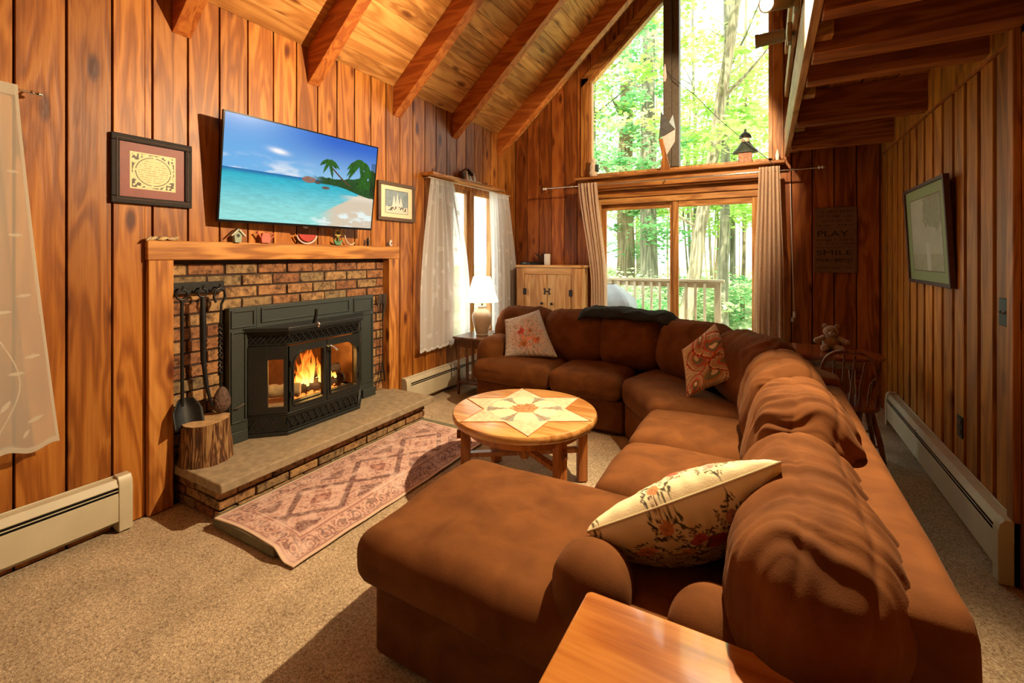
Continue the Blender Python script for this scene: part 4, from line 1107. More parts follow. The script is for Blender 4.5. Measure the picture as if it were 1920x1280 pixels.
g = thing('watering_can_ornament', 'tiny coral-pink watering can ornament on the mantel', 'ornament', (-2.86, 1.81, ZM))
cm = pn('coral', (.62, .14, .09))
flat([(1.785, ZM), (1.84, ZM), (1.845, ZM + .03), (1.835, ZM + .065), (1.79, ZM + .065), (1.78, ZM + .03)], -2.875, .022).build('body', cm, g, bevel=.003)
MB().tube([(-2.864, 1.785, ZM + .035), (-2.864, 1.765, ZM + .062), (-2.864, 1.757, ZM + .07)], [.006, .005, .009], 8).build('spout', cm, g)
MB().tube([(-2.864, 1.842, ZM + .06), (-2.864, 1.868, ZM + .066), (-2.864, 1.87, ZM + .045), (-2.864, 1.845, ZM + .025)], .004, 8).build('handle', cm, g)
g = thing('watermelon_ornament', 'red watermelon-slice ornament with a pale rind on the mantel', 'ornament', (-2.86, 2.12, ZM))
n = 14; arc = [(2.12 + .088 * math.cos(R(200 + 140 * k / n)), ZM + .092 + .088 * math.sin(R(200 + 140 * k / n))) for k in range(n + 1)]
flat([(2.12 + .072 * math.cos(R(200 + 140 * k / n)), ZM + .092 + .072 * math.sin(R(200 + 140 * k / n))) for k in range(n + 1)], -2.87, .016).build('flesh', pn('melon_red', (.42, .025, .015)), g)
MB().tube([(-2.862, p[0], p[1]) for p in arc], .006, 8).build('rind', pn('rind', (.75, .5, .42)), g)
g = thing('sunflower_ornament', 'yellow sunflower ornament with green leaves on the mantel', 'ornament', (-2.86, 2.39, ZM))
MB().tube([(-2.862, 2.39, ZM), (-2.862, 2.39, ZM + .07)], .005, 8).build('stem', pn('stemg', (.06, .2, .07)), g)
for sgn in (-1, 1):
    flat([(2.39, ZM + .008), (2.39 + sgn * .02, ZM), (2.39 + sgn * .042, ZM + .04), (2.39 + sgn * .015, ZM + .03)], -2.866, .008).build('leaf', pn('leafg', (.09, .26, .12)), g)
flat([(2.368, ZM), (2.412, ZM), (2.405, ZM + .02), (2.375, ZM + .02)], -2.875, .02).build('foot', pn('footg', (.09, .22, .10)), g)
for k in range(10):
    a = 2 * math.pi * k / 10; c, s_ = math.cos(a), math.sin(a); cy, cz = 2.39, ZM + .092
    flat([(cy + .014 * c - .008 * s_, cz + .014 * s_ + .008 * c), (cy + .036 * c, cz + .036 * s_), (cy + .014 * c + .008 * s_, cz + .014 * s_ - .008 * c)], -2.864, .005).build('petal', pn('petal', (.75, .48, .10)), g)
MB().lathe([(.015, 0), (.013, .006)], (-2.862, 2.39, ZM + .092), 14, axis=(1, 0, 0)).build('seed_head', pn('seed', (.09, .035, .012)), g)
o = MB().tube([(-2.862, 2.515 - .062 * math.sin(R(a)) * 1.0, ZM + .10 - .095 * math.cos(R(a))) for a in range(-35, 125, 8)], .0045, 8).build('hoop_ornament', pn('hoop_cream', (.6, .5, .35)), None, base=(-2.862, 2.5, ZM))
tag(o, 'thin cream half-hoop ornament right of the sunflower', 'ornament')
g = thing('figurine', 'small dark standing bird figurine near the right end of the mantel', 'figurine', (-2.86, 2.69, ZM))
MB().lathe([(.008, 0), (.010, .01), (.013, .03), (.008, .048), (.009, .058), (.001, .066)], (-2.862, 2.69, ZM), 14).build('body', M['black'], g)
MB().tube([(-2.862, 2.70, ZM + .057), (-2.862, 2.712, ZM + .052)], [.005, .002], 8).build('beak', pn('beak', (.5, .4, .3)), g)
g = thing('droplet_ornament', 'white teardrop ornament with a dark centre at the right end of the mantel', 'ornament', (-2.86, 2.95, ZM))
MB().lathe([(.004, 0), (.017, .012), (.020, .024), (.014, .042), (.001, .06)], (-2.862, 2.95, ZM), 18, sx=.6).build('body', pn('droplet_white', (.7, .62, .6)), g)
MB().ball((-2.849, 2.95, ZM + .027), .007, sc=(.4, 1, 1.7)).build('centre', pn('droplet_dark', (.10, .03, .03)), g)

FX[:] = [1.0, 0.0, 0.0]
# ------------------------------------------------------------------ baseboard heaters
def heater(label, fx, sgn, y0, y1, capn=True, capf=True, z0=0.04, z1=0.285):
    """fx: wall face; sgn: +1 sticks out to +x"""
    g = thing('baseboard_heater', label, 'heater', (fx + sgn * .035, (y0 + y1) / 2, 0))
    d = 0.07
    X = lambda t: fx + sgn * (t * d)
    def pr(poly, ya, yb, nm, mat=M['heater']):
        return MB().extrude([(X(p[0]), ya, p[1]) for p in poly], (0, yb - ya, 0)).build(nm, mat, g, bevel=.003)
    pr([(0.02, z0 - .02), (0.1, z0 - .02), (0.1, z1), (0.02, z1)], y0 + .05, y1 - .05, 'back_plate')
    pr([(.1, z1 - .008), (.72, z1 - .008), (.98, z1 - .045), (.93, z1 - .05), (.68, z1 - .016), (.1, z1 - .016)], y0 + .05, y1 - .05, 'hood')
    pr([(.92, z0 + .02), (1.0, z0 + .02), (1.0, z1 - .085), (.97, z1 - .075), (.92, z1 - .085)], y0 + .05, y1 - .05, 'front_panel')
    pr([(.15, z0 + .05), (.8, z0 + .05), (.8, z1 - .05), (.15, z1 - .05)], y0 + .06, y1 - .06, 'fins', M['black'])
    pr([(.90, z1 - .068), (.97, z1 - .066), (.97, z1 - .060), (.90, z1 - .062)], y0 + .05, y1 - .05, 'damper')
    for ya, yb, on in ((y0, y0 + .06, capn), (y1 - .06, y1, capf)):
        if on: pr([(0.02, z0 - .035), (1.06, z0 - .035), (1.06, z1 - .06), (.98, z1 - .02), (.75, z1 + .004), (0.02, z1 + .004)], ya, yb, 'end_cap')
    return g
heater('long cream baseboard heater on the left wall below the near curtain', XL + .001, 1, -1.2, 1.135)
heater('cream baseboard heater under the left window behind the side table', XL + .001, 1, 3.26, 5.15)
h = heater('long cream baseboard heater along the right wall behind the sofa', XR - .0225, -1, 2.80, 5.0)
MB().box(.9, .963, 4.10, 4.112, .05, .25).build('joint_strip', M['black'], h)
# switch plate
g = thing('switch_plate', 'dark switch plate with three bright toggles on the right wall', 'switch', (XR - .025, 2.86, 1.12))
MB().box(XR - .031, XR - .0225, 2.90, 3.0, 1.125, 1.255).box(XR - .031, XR - .0225, 2.8, 2.90, 1.125, 1.255).build('plate', M['black'], g, bevel=.004)
for y in (2.95, 2.91, 2.87): MB().bar((XR - .031, y, 1.185), (XR - .045, y, 1.195), .010, .012).build('toggle', M['chrome'], g)
o = MB().box(XR - .028, XR - .0225, 3.47, 3.55, .42, .54); g = thing('wall_outlet', 'dark wall outlet low on the right wall boards', 'outlet', (XR - .025, 3.51, .42)); o.build('plate', M['black'], g, bevel=.002)
MB().box(XR - .031, XR - .028, 3.49, 3.53, .49, .52).box(XR - .031, XR - .028, 3.49, 3.53, .44, .47).build('socket', M['framebr'], g, bevel=.001)

# ------------------------------------------------------------------ curtains
def cloth(name, parent, fn, nu, nv, mat, den=None, thick=.0015, **kw):
    U, V = np.meshgrid(np.linspace(0, 1, nu), np.linspace(0, 1, nv))
    P_ = fn(U, V)
    return gridmesh(name, np.stack(P_, -1), mat, parent, den=(den(U, V) if den is not None else np.zeros_like(U)) , thick=thick, **kw)
# near left curtain (only its edge is in the picture): ivory voile with embroidered leaves
g = thing('sheer_curtain', 'ivory sheer curtain with embroidered leaves at the left edge of the picture', 'curtain', (-2.93, .4, .56), 'sheer window curtains')
def f(U, V):      # V 0 top
    e = .705 + .137 * V ** 1.15; y = -.35 + (e + .35) * U
    x = -2.955 + .014 * np.sin(y * 62) * (1 - .5 * V) * sm(.66 - y, 0, .1) + .012 * V
    return x, y, 2.225 - 1.665 * V + .012 * np.sin(y * 40) * (V > .98)
def leafmask(Y, Z, lst):
    m = np.zeros_like(Y)
    for (y, z, a, ln) in lst:
        c, s_ = math.cos(a), math.sin(a); u = ((Y - y) * c + (Z - z) * s_) / ln; v = (-(Y - y) * s_ + (Z - z) * c) / ln
        m = np.maximum(m, (np.abs(v) < .30 * (1 - u * u)) & (np.abs(u) < 1))
    return m
leaves = [(.688, 1.83, -.0, .020), (.697, 1.545, .0, .024), (.722, 1.27, .1, .026), (.66, 1.20, .05, .026), (.75, .99, .1, .028), (.70, .92, .0, .028), (.64, 1.02, 1.4, .026), (.665, .78, 1.0, .03), (.62, .71, .8, .03), (.60, .95, .4, .028), (.58, 1.4, .5, .026), (.55, .8, .3, .03), (.76, .70, .4, .03), (.61, .62, .2, .028), (.73, .64, 1.1, .022)]
def den1(U, V):
    x, Y, Z = f(U, V); e = .705 + .137 * V ** 1.15
    m = leafmask(Y, Z, leaves) * .45
    vine = (np.abs(Y - (.66 + .05 * np.sin(Z * 9))) < .0022) & (Z < 1.3); m = np.maximum(m, vine * .45)
    m = np.maximum(m, (e - Y < .011) * .38); m = np.maximum(m, (V > .985) * .38); m = np.maximum(m, (V < .03) * .3)
    return m
cloth('drape', g, f, 620, 620, M['sheer_l'], den1)
def f2(U, V):
    e = .655 - .12 * np.clip(V - .35, 0, 1); y = -.35 + (e + .35) * U
    return -2.985 + .010 * np.sin(y * 80), y, 2.22 - 1.62 * V
cloth('inner_drape', g, f2, 160, 60, M['sheer'])
o = thing('curtain_rod', 'thin metal curtain rod above the near left window', 'curtain rod', (-2.965, .2, 2.2))
MB().tube([(-2.965, -.6, 2.205), (-2.965, .745, 2.205)], .006, 10).build('rod', M['chrome'], o)
MB().lathe([(.006, 0), (.012, .008), (.004, .018), (.011, .03), (.003, .045)], (-2.965, .745, 2.205), 12, axis=(0, 1, 0)).build('finial', M['chrome'], o)
MB().tube([(XL, .73, 2.205), (-2.965, .73, 2.205)], .005, 8).build('bracket', M['chrome'], o)

def sheer2(label, ya_t, yb_t, ya_b, yb_b, zt, zb, seed, nw):
    g = thing('sheer_curtain', label, 'curtain', (-2.95, (ya_b + yb_b) / 2, zb), 'sheer window curtains')
    def f(U, V):
        s_ = np.sin(np.clip(V / .75, 0, 1) * math.pi / 2)
        a = ya_t + (ya_b - ya_t) * s_; b = yb_t + (yb_b - yb_t) * s_
        y = a + (b - a) * U
        amp = .016 * (1 - .35 * V)
        return -2.955 + amp * np.sin(U * nw * 6.28 + seed + V * .6) + .008 * np.sin(U * 31 + V * 2), y, zt - (zt - zb) * V + .010 * np.sin(U * nw * 6.28 + seed) * (V > .9)
    def den(U, V):
        m = sm(vn(U, V, seed, 22), .80, .86) * .22
        m = np.maximum(m, (V > .985) * .3); return np.maximum(m, (V < .03) * .3)
    cloth('drape', g, f, 260, 220, M['sheer'], den)
sheer2('white voile curtain drawn to the left side of the window beyond the fireplace', 3.60, 3.98, 3.43, 4.28, 2.235, .50, 2, 9)
sheer2('white voile curtain at the right side of the left window, by the corner', 4.74, 5.20, 4.78, 5.44, 2.235, .50, 5, 8)
o = thing('curtain_rod', 'slim white rod holding the two voile curtains', 'curtain rod', (-2.955, 4.4, 2.24))
MB().tube([(-2.955, 3.57, 2.243), (-2.955, 5.24, 2.243)], .005, 8).build('rod', M['white'], o)
MB().tube([(XL, 3.59, 2.243), (-2.955, 3.59, 2.243)], .005, 8).build('bracket', M['white'], o)
MB().tube([(XL, 5.22, 2.243), (-2.955, 5.22, 2.243)], .005, 8).build('bracket', M['white'], o)
# live-edge shelf with figurines
g = thing('wall_shelf', 'rough live-edge wooden shelf above the left window', 'shelf', (-2.95, 4.3, 2.262))
def shp():
    pts = [(XL + .001, 3.55)]; n = 22; rg = random.Random(6)
    for i in range(n + 1): pts.append((-2.885 + rg.uniform(-.012, .012), 3.55 + 1.42 * i / n))
    pts.append((XL + .001, 4.97)); return pts
MB().prism(shp(), 2.262, 2.292).build('board', M['mantel'], g, bevel=.003)
g = thing('nativity_ornament', 'small white trio of figures under a dark gabled shelter on the window shelf', 'ornament', (-2.94, 4.30, 2.2925))
MB().box(-2.97, -2.90, 4.17, 4.46, 2.2925, 2.305).build('base', pn('cream_base', (.6, .52, .36)), g, bevel=.002)
mb = MB(); mb.bar((-2.955, 4.12, 2.375), (-2.955, 4.24, 2.44), .05, .008).bar((-2.955, 4.36, 2.375), (-2.955, 4.24, 2.44), .05, .008); mb.box(-2.97, -2.965, 4.17, 4.32, 2.305, 2.40); mb.build('shelter', M['framebr'], g)
for y, h_ in ((4.20, .10), (4.265, .055), (4.345, .10)):
    MB().lathe([(.020, 0), (.022, h_ * .3), (.012, h_ * .65), (.006, h_ * .7), (.013, h_ * .82), (.011, h_ * .93), (.001, h_)], (-2.93, y, 2.305), 14).build('figure', pn('porcelain', (.8, .78, .74)), g)
for (y, h_, nm) in ((3.66, .05, 'left end of'), (3.78, .035, 'left part of'), (4.62, .05, 'right part of'), (4.74, .03, 'right end of')):
    o = MB(); rg = random.Random(int(y * 100))
    for k in range(4):
        o.tube([(-2.95, y + k * .02 - .03, 2.292), (-2.94, y + k * .02 - .03 + rg.uniform(-.02, .02), 2.292 + h_ * rg.uniform(.7, 1.1))], [.009, .002], 7)
    o = o.build('driftwood_sprig', M['framebr'], None, base=(-2.95, y, 2.2925)); tag(o, 'small dark twig cluster on the %s the window shelf' % nm, 'driftwood', 'twig clusters on the window shelf')

# door curtains and rod
o = thing('curtain_rod', 'long thin metal curtain rod across the sliding door with white finials', 'curtain rod', (-1.05, 5.37, 2.33))
yr = 5.33
MB().tube([(-2.47, yr, 2.32), (.44, yr, 2.312)], .009, 10).build('rod', M['chrome'], o)
for x, d in ((-2.47, -1), (.44, 1)): MB().lathe([(.009, 0), (.018, .01), (.006, .022), (.017, .04), (.002, .06)], (x, yr, 2.315), 14, axis=(d, 0, 0)).build('finial', M['white'], o)
for x in (-2.40, -1.0, .40): MB().tube([(x, YF - .0 if x != -1.0 else YF - .1, 2.34), (x, yr, 2.316)], .006, 8).build('bracket', M['chrome'], o)
def drape(label, xa_t, xb_t, xa_b, xb_b, zt, zb, nw, seed):
    g = thing('door_curtain', label, 'curtain', ((xa_b + xb_b) / 2, yr, zb), 'beige curtains beside the sliding door')
    def f(U, V):
        s_ = sm(V, -.1, .60)
        a = xa_t + (xa_b - xa_t) * s_; b = xb_t + (xb_b - xb_t) * s_
        ph = U * nw * 6.28 + seed
        x = a + (b - a) * U + .006 * np.cos(ph) ; y = yr + .028 * np.sin(ph) * (1 + .3 * V) + .01 * np.sin(U * 17 + V * 3)
        return x, y, zt - (zt - zb) * V
    cloth('drape', g, f, 320, 90, M['curtain'], thick=.002)
drape('pinkish beige curtain gathered left of the sliding door behind the pine cabinet', -2.06, -1.81, -1.875, -1.68, 2.345, .12, 6, 1)
drape('beige pleated curtain gathered at the right side of the sliding door', -.06, .12, -.11, .16, 2.36, .12, 6, 4)
# ------------------------------------------------------------------ cushions
def cushion(name, parent, corners, z0, z1, r, puff, mat=None, n=26, wr=None, xf=None, side=0.0, label=None, seed=0):
    """soft block over the quadrilateral `corners` (x,y); wr(local x,y,z in -1..1, p) -> offset along normal; xf: 4x4 applied at the end"""
    c = [Vector((p[0], p[1], 0)) for p in corners]
    hx = ((c[1] - c[0]).length + (c[2] - c[3]).length) / 4; hy = ((c[3] - c[0]).length + (c[2] - c[1]).length) / 4; hz = (z1 - z0) / 2
    r = min(r, hz * .98, hx * .98, hy * .98)
    bm = bmesh.new(); bmesh.ops.create_cube(bm, size=2)
    bmesh.ops.subdivide_edges(bm, edges=bm.edges[:], cuts=n, use_grid_fill=True)
    H = (hx, hy, hz)
    def relax(t, k):   # more vertices near the rounded rim
        return t
    out = []
    for v in bm.verts:
        p = [v.co.x * hx, v.co.y * hy, v.co.z * hz]
        q = [max(-(H[i] - r), min(H[i] - r, p[i])) for i in range(3)]
        d = Vector([p[i] - q[i] for i in range(3)])
        if d.length > 1e-9:
            d = d.normalized() * r; p = [q[i] + d[i] for i in range(3)]
        nx, ny, nz = p[0] / hx, p[1] / hy, p[2] / hz
        fx, fy, fz = 1 - nx * nx, 1 - ny * ny, 1 - nz * nz
        p[2] += puff * nz * max(0, fx) ** .8 * max(0, fy) ** .8
        p[0] += side * nx * max(0, fy) ** .5 * max(0, fz); p[1] += side * ny * max(0, fx) ** .5 * max(0, fz)
        nrm = Vector((nx ** 3 / hx, ny ** 3 / hy, nz ** 3 / hz)).normalized()
        k = 0.006 * mn.noise(Vector((p[0] * 5 + seed, p[1] * 5, p[2] * 5)))
        if wr: k += wr(nx, ny, nz, p)
        p = Vector(p) + nrm * k
        s, t = (p[0] / hx + 1) / 2, (p[1] / hy + 1) / 2
        g = c[0] * (1 - s) * (1 - t) + c[1] * s * (1 - t) + c[2] * s * t + c[3] * (1 - s) * t
        w = Vector((g.x, g.y, (z0 + z1) / 2 + p[2]))
        v.co = w
    if xf is not None:
        for v in bm.verts: v.co = xf @ v.co
    o = wpos(parent)
    for v in bm.verts: v.co -= o
    bmesh.ops.recalc_face_normals(bm, faces=bm.faces)
    me = bpy.data.meshes.new(name); bm.to_mesh(me); bm.free()
    ob = link(name, me, mat or M['suede'], parent)
    for p in me.polygons: p.use_smooth = True
    if 'sharp_edge' in me.attributes: me.attributes.remove(me.attributes['sharp_edge'])
    return tag(ob, label)

def rect(x0, x1, y0, y1): return [(x0, y0), (x1, y0), (x1, y1), (x0, y1)]
S_ = thing('sectional_sofa', 'large dark brown suede sectional sofa with a chaise and loose back cushions', 'sofa', (-.7, 2.9, 0))
# bases
MB().box(-1.235, .355, 1.19, 1.86, .02, .285).build('base', M['suede'], S_, bevel=.02)
MB().box(-.60, .355, 1.861, 3.03, .02, .285).build('base', M['suede'], S_, bevel=.02)
MB().prism([(-.96, 3.56), (-.62, 3.05), (.355, 3.031), (.355, 3.25), (-.22, 4.2), (-.99, 4.42), (-.99, 3.62)], .02, .285).build('base', M['suede'], S_, bevel=.02)
MB().box(-2.40, -.995, 3.60, 4.42, .02, .285).build('base', M['suede'], S_, bevel=.02)
# backs
def soft_box(name, x0, x1, y0, y1, z0, z1, r=.05, n=14, **k): return cushion(name, S_, rect(x0, x1, y0, y1), z0, z1, r, 0, n=n, **k)
soft_box('back_frame', .19, .365, 1.165, 3.04, .04, .755, .045, 20)
MBc = [(.365, 3.02), (.365, 3.2), (-.24, 4.22), (-1.0, 4.44), (-1.0, 4.24), (-.36, 4.04), (.17, 3.12)]
MB().prism(MBc, .04, .775).build('back_frame', M['suede'], S_, bevel=.03)
soft_box('back_frame', -2.42, -.99, 4.22, 4.44, .04, .80, .05, 18)
# arms
soft_box('arm', -2.47, -2.21, 3.66, 4.42, .05, .665, .115, 20, side=.02)
def arm_wr(nx, ny, nz, p): return .004 * math.sin(p[1] * 60)
soft_box('arm', -.54, -.335, 1.15, 1.37, .28, .615, .095, 18, side=.015)
soft_box('arm', -.215, .005, 1.14, 1.36, .28, .60, .10, 18, side=.015)
soft_box('arm_body', -.50, .30, 1.165, 1.36, .10, .50, .06, 16)
# seats
def swr(sd):
    def f(nx, ny, nz, p):
        if nz < .2: return 0
        return .006 * mn.noise(Vector((p[0] * 3.2, p[1] * 3.2, sd))) + .0025 * mn.noise(Vector((p[0] * 13, p[1] * 13, sd)))
    return f
cushion('chaise_cushion', S_, rect(-1.285, .10, 1.125, 1.875), .285, .478, .075, .022, n=44, wr=swr(1), side=.02)
cushion('seat_cushion', S_, rect(-.665, .10, 1.885, 2.455), .285, .475, .07, .028, wr=swr(2), side=.012)
cushion('seat_cushion', S_, rect(-.665, .10, 2.462, 3.035), .285, .475, .07, .028, wr=swr(3), side=.012)
cushion('corner_seat_cushion', S_, [(-.655, 3.045), (.14, 3.05), (-.86, 4.14), (-1.005, 3.56)], .285, .478, .075, .03, n=30, wr=swr(4))
cushion('seat_cushion', S_, rect(-1.635, -1.01, 3.535, 4.14), .285, .475, .07, .026, wr=swr(5), side=.012)
cushion('seat_cushion', S_, rect(-2.42, -1.642, 3.535, 4.14), .285, .475, .07, .026, wr=swr(6), side=.012)
# loose back cushions: width along local x, thickness y, height z; then lean and turn
def back(cx, cy, w, th, h, ang, lean, z0=.46, sd=0, wamp=.007, name='back_cushion', n=40, topd=0.0, sq=0.0):
    def wr(nx, ny, nz, p):
        t = max(0.0, min(1.0, (nz + .25) / .8))
        q = p[0] * 34 + 2.2 * mn.noise(Vector((p[0] * 4, p[2] * 9, sd))) + 3.0 * mn.noise(Vector((p[1] * 7, p[2] * 5, sd + 9)))
        a = mn.noise(Vector((q, p[2] * 2.0 + sd, p[1] * 3)))
        seam = -.006 * math.exp(-((abs(p[1]) - th * .22) / .012) ** 2) * t
        fold = .016 * mn.noise(Vector((p[0] * 5.5, p[2] * 7, sd * 3.1 + p[1] * 4)))
        return wamp * a * (.35 + .65 * t) * 1.2 + seam + fold
    m = Matrix.Translation((cx, cy, z0)) @ Matrix.Rotation(R(ang), 4, 'Z') @ Matrix.Rotation(R(-lean), 4, 'X') @ Matrix.Translation((0, 0, 0))
    return cushion(name, S_, rect(-w / 2, w / 2, -th / 2, th / 2), 0, h, th * .48, .02, n=n, wr=wr, xf=m, side=.035, seed=sd)
# right run: face the fireplace (local -y -> world -x): angle -90
back(.045, 1.50, .80, .31, .395, -90, 14, z0=.455, sd=1, wamp=.012, n=64)
back(.055, 2.155, .60, .30, .47, -90, 13, z0=.455, sd=2, wamp=.012, n=56)
back(.02, 2.745, .64, .30, .47, -88, 12, z0=.455, sd=3, wamp=.010, n=48)
# corner
back(-.13, 3.40, .62, .28, .47, -58, 12, sd=4, wamp=.008, n=40)
back(-.50, 3.86, .62, .26, .46, -22, 12, sd=5, wamp=.006)
# far run
back(-1.06, 4.06, .56, .25, .46, 0, 12, sd=6, wamp=.006)
back(-1.60, 4.07, .60, .25, .46, 0, 12, sd=7, wamp=.006)
back(-2.13, 4.10, .62, .25, .46, 8, 12, sd=8, wamp=.009)

# throw lying along the top of the far cushions
tb = thing('throw_blanket', 'crumpled black-green throw lying along the top of the far sofa cushions', 'blanket', (-1.2, 4.13, .93))
def thr(u, v):
    x = -1.52 + .86 * u; a = (v - .5) * 2
    nz = mn.noise(Vector((u * 7, v * 4, 2))); n2 = mn.noise(Vector((u * 18, v * 9, 5)))
    y = 4.15 + .15 * math.sin(a * 1.25) - .05 * (1 - u) + .03 * nz - .16 * u * u * .6
    z = .925 + .055 * math.cos(a * 1.5) - .05 * max(0, abs(a) - .5) + .022 * nz + .008 * n2 - .008 * math.cos(u * 9)
    z -= .06 * max(0, (u - .85) / .15) ** 2 + .04 * max(0, (.1 - u) / .1) ** 2
    return (x, y, z)
o = MB().grid(thr, 60, 30).build('cloth', M['throw'], tb); sd = o.modifiers.new('t', 'SOLIDIFY'); sd.thickness = .03

# ------------------------------------------------------------------ pillows
def pillow(name, label, cs, th, art, mat_name, n=110, group=None, bumpy=0.0, fold=None):
    """cs: world corners TL, TR, BR, BL"""
    cs = [Vector(c) for c in cs]; ctr = sum(cs, Vector()) / 4
    g = thing(name, label, 'pillow', tuple((ctr.x, ctr.y, min(c.z for c in cs))), group)
    nr = (cs[2] - cs[0]).cross(cs[1] - cs[3]).normalized()
    U, V = np.meshgrid(np.linspace(0, 1, n), np.linspace(0, 1, n))
    a, b = 2 * U - 1, 2 * V - 1
    k = .045
    ua = a * (1 - k * (1 - b ** 2)) ; vb = b * (1 - k * (1 - a ** 2))
    s, t = (ua + 1) / 2, (vb + 1) / 2
    P0 = sum(np.array(c)[None, None, :] * w[..., None] for c, w in zip(cs, ((1 - s) * (1 - t), s * (1 - t), s * t, (1 - s) * t)))
    T = th * (np.clip(1 - a ** 2, 0, 1) ** .42) * (np.clip(1 - b ** 2, 0, 1) ** .42)
    wr = (fbm(U, V, 77, 6, 4) - .5) * .02 * (1 - np.maximum(a ** 2, b ** 2) ** 4)
    pin = np.maximum(np.abs(a), np.abs(b)); wr2 = .0018 * np.sin(np.arctan2(b, a) * 34) * sm(pin, .6, .95) * (1 - sm(pin, .97, 1))
    m = attr_mat(mat_name, .85, bump=.25, sheen=.1)
    img = art(U, V); parts = []
    for sgn, nm in ((1, 'front'), (-1, 'back')):
        P_ = P0 + np.array(nr)[None, None, :] * (sgn * (T + (wr + wr2) * (T > 1e-5)))[..., None]
        if sgn < 0: P_ = P_[:, ::-1]
        parts.append((P_, img if sgn > 0 else img[:, ::-1]))
    VV = np.concatenate([p[0].reshape(-1, 3) for p in parts]) - np.array(wpos(g)); CC = np.concatenate([p[1].reshape(-1, 3) for p in parts])
    idx = np.arange(n * n).reshape(n, n); F = np.stack([idx[:-1, :-1], idx[:-1, 1:], idx[1:, 1:], idx[1:, :-1]], -1).reshape(-1, 4)
    F = np.concatenate([F, F + n * n]).tolist()
    me = bpy.data.meshes.new('cover'); me.from_pydata(VV.tolist(), [], F); set_attr(me, 'col', CC)
    bm = bmesh.new(); bm.from_mesh(me); bmesh.ops.remove_doubles(bm, verts=bm.verts, dist=.0004); bmesh.ops.recalc_face_normals(bm, faces=bm.faces); bm.to_mesh(me); bm.free()
    link('cover', me, m, g)
    ed = np.concatenate([P0[0, :], P0[1:, -1], P0[-1, -2::-1], P0[-2:0:-1, 0]])
    pts = [tuple(ed[i]) for i in range(0, len(ed), 3)]
    e = MB().tube(pts, .0035, 7, closed=True).build('piping', plain(mat_name + '_piping', tuple(np.clip(img.reshape(-1, 3).mean(0) * .9, 0, 1)), .8), g)
    return g
def rose(img, U, V, x, y, r, c, seed):
    rg = np.random.RandomState(seed)
    for k in range(9):
        a = rg.uniform(0, 6.28); d = r * .55 * rg.rand() ** .5
        px, py = x + d * math.cos(a), y + d * math.sin(a); q = r * rg.uniform(.3, .55)
        e = ((U - px) ** 2 + (V - py) ** 2) / q ** 2
        paint(img, (e < 1) * .9, np.array(c) * rg.uniform(.55, 1.25))
    paint(img, (((U - x) ** 2 + (V - y) ** 2) < (r * .25) ** 2) * .8, np.array(c) * .45)
def leafp(img, U, V, x, y, a, ln, c):
    ca, sa = math.cos(a), math.sin(a); u = ((U - x) * ca + (V - y) * sa) / ln; v = (-(U - x) * sa + (V - y) * ca) / ln
    paint(img, (np.abs(v) < .34 * (1 - u * u)) & (np.abs(u) < 1), c)
def floral_big(U, V):
    img = np.zeros(U.shape + (3,)); img[:] = lin(240, 226, 182)
    img *= (.9 + .16 * fbm(U, V, 1, 8))[..., None]
    rg = np.random.RandomState(12)
    greens = [lin(72, 62, 26), lin(98, 80, 38), lin(58, 52, 30), lin(120, 100, 52), lin(110, 70, 45)]
    def spray(x, y, a, n, sz):
        c = greens[rg.randint(5)]
        for i in range(n):
            t = i / n; px = x + sz * t * math.cos(a + t * 1.6); py = y + sz * t * math.sin(a + t * 1.6)
            paint(img, ((U - px) ** 2 + (V - py) ** 2) < .0028 ** 2, c)
            d = 1 if i % 2 else -1
            leafp(img, U, V, px + d * .014 * math.cos(a + 1.57), py + d * .014 * math.sin(a + 1.57), a + d * rg.uniform(.5, 1.1), rg.uniform(.010, .019), c * rg.uniform(.7, 1.6))
    for k in range(46): spray(rg.rand(), rg.rand(), rg.uniform(0, 6.28), rg.randint(7, 13), rg.uniform(.06, .12))
    for (x, y, r, c, s_) in ((.42, .78, .075, lin(178, 52, 38), 1), (.50, .84, .05, lin(205, 90, 60), 9), (.30, .90, .05, lin(215, 150, 130), 2), (.60, .72, .055, lin(228, 170, 60), 3), (.78, .80, .06, lin(226, 150, 105), 4), (.15, .3, .05, lin(220, 150, 120), 5), (.85, .35, .06, lin(205, 80, 55), 6), (.2, .66, .045, lin(196, 70, 50), 7), (.62, .95, .04, lin(225, 150, 90), 8), (.45, .2, .07, lin(200, 90, 70), 10), (.42, .45, .07, lin(190, 60, 44), 11), (.68, .5, .05, lin(230, 180, 80), 12)):
        rose(img, U, V, x, y, r, c, s_)
        for q in range(5): spray(x + r * math.cos(q * 1.26), y + r * math.sin(q * 1.26), q * 1.26, 7, .07)
        rose(img, U, V, x, y, r * .9, c, s_ + 50)
    return img
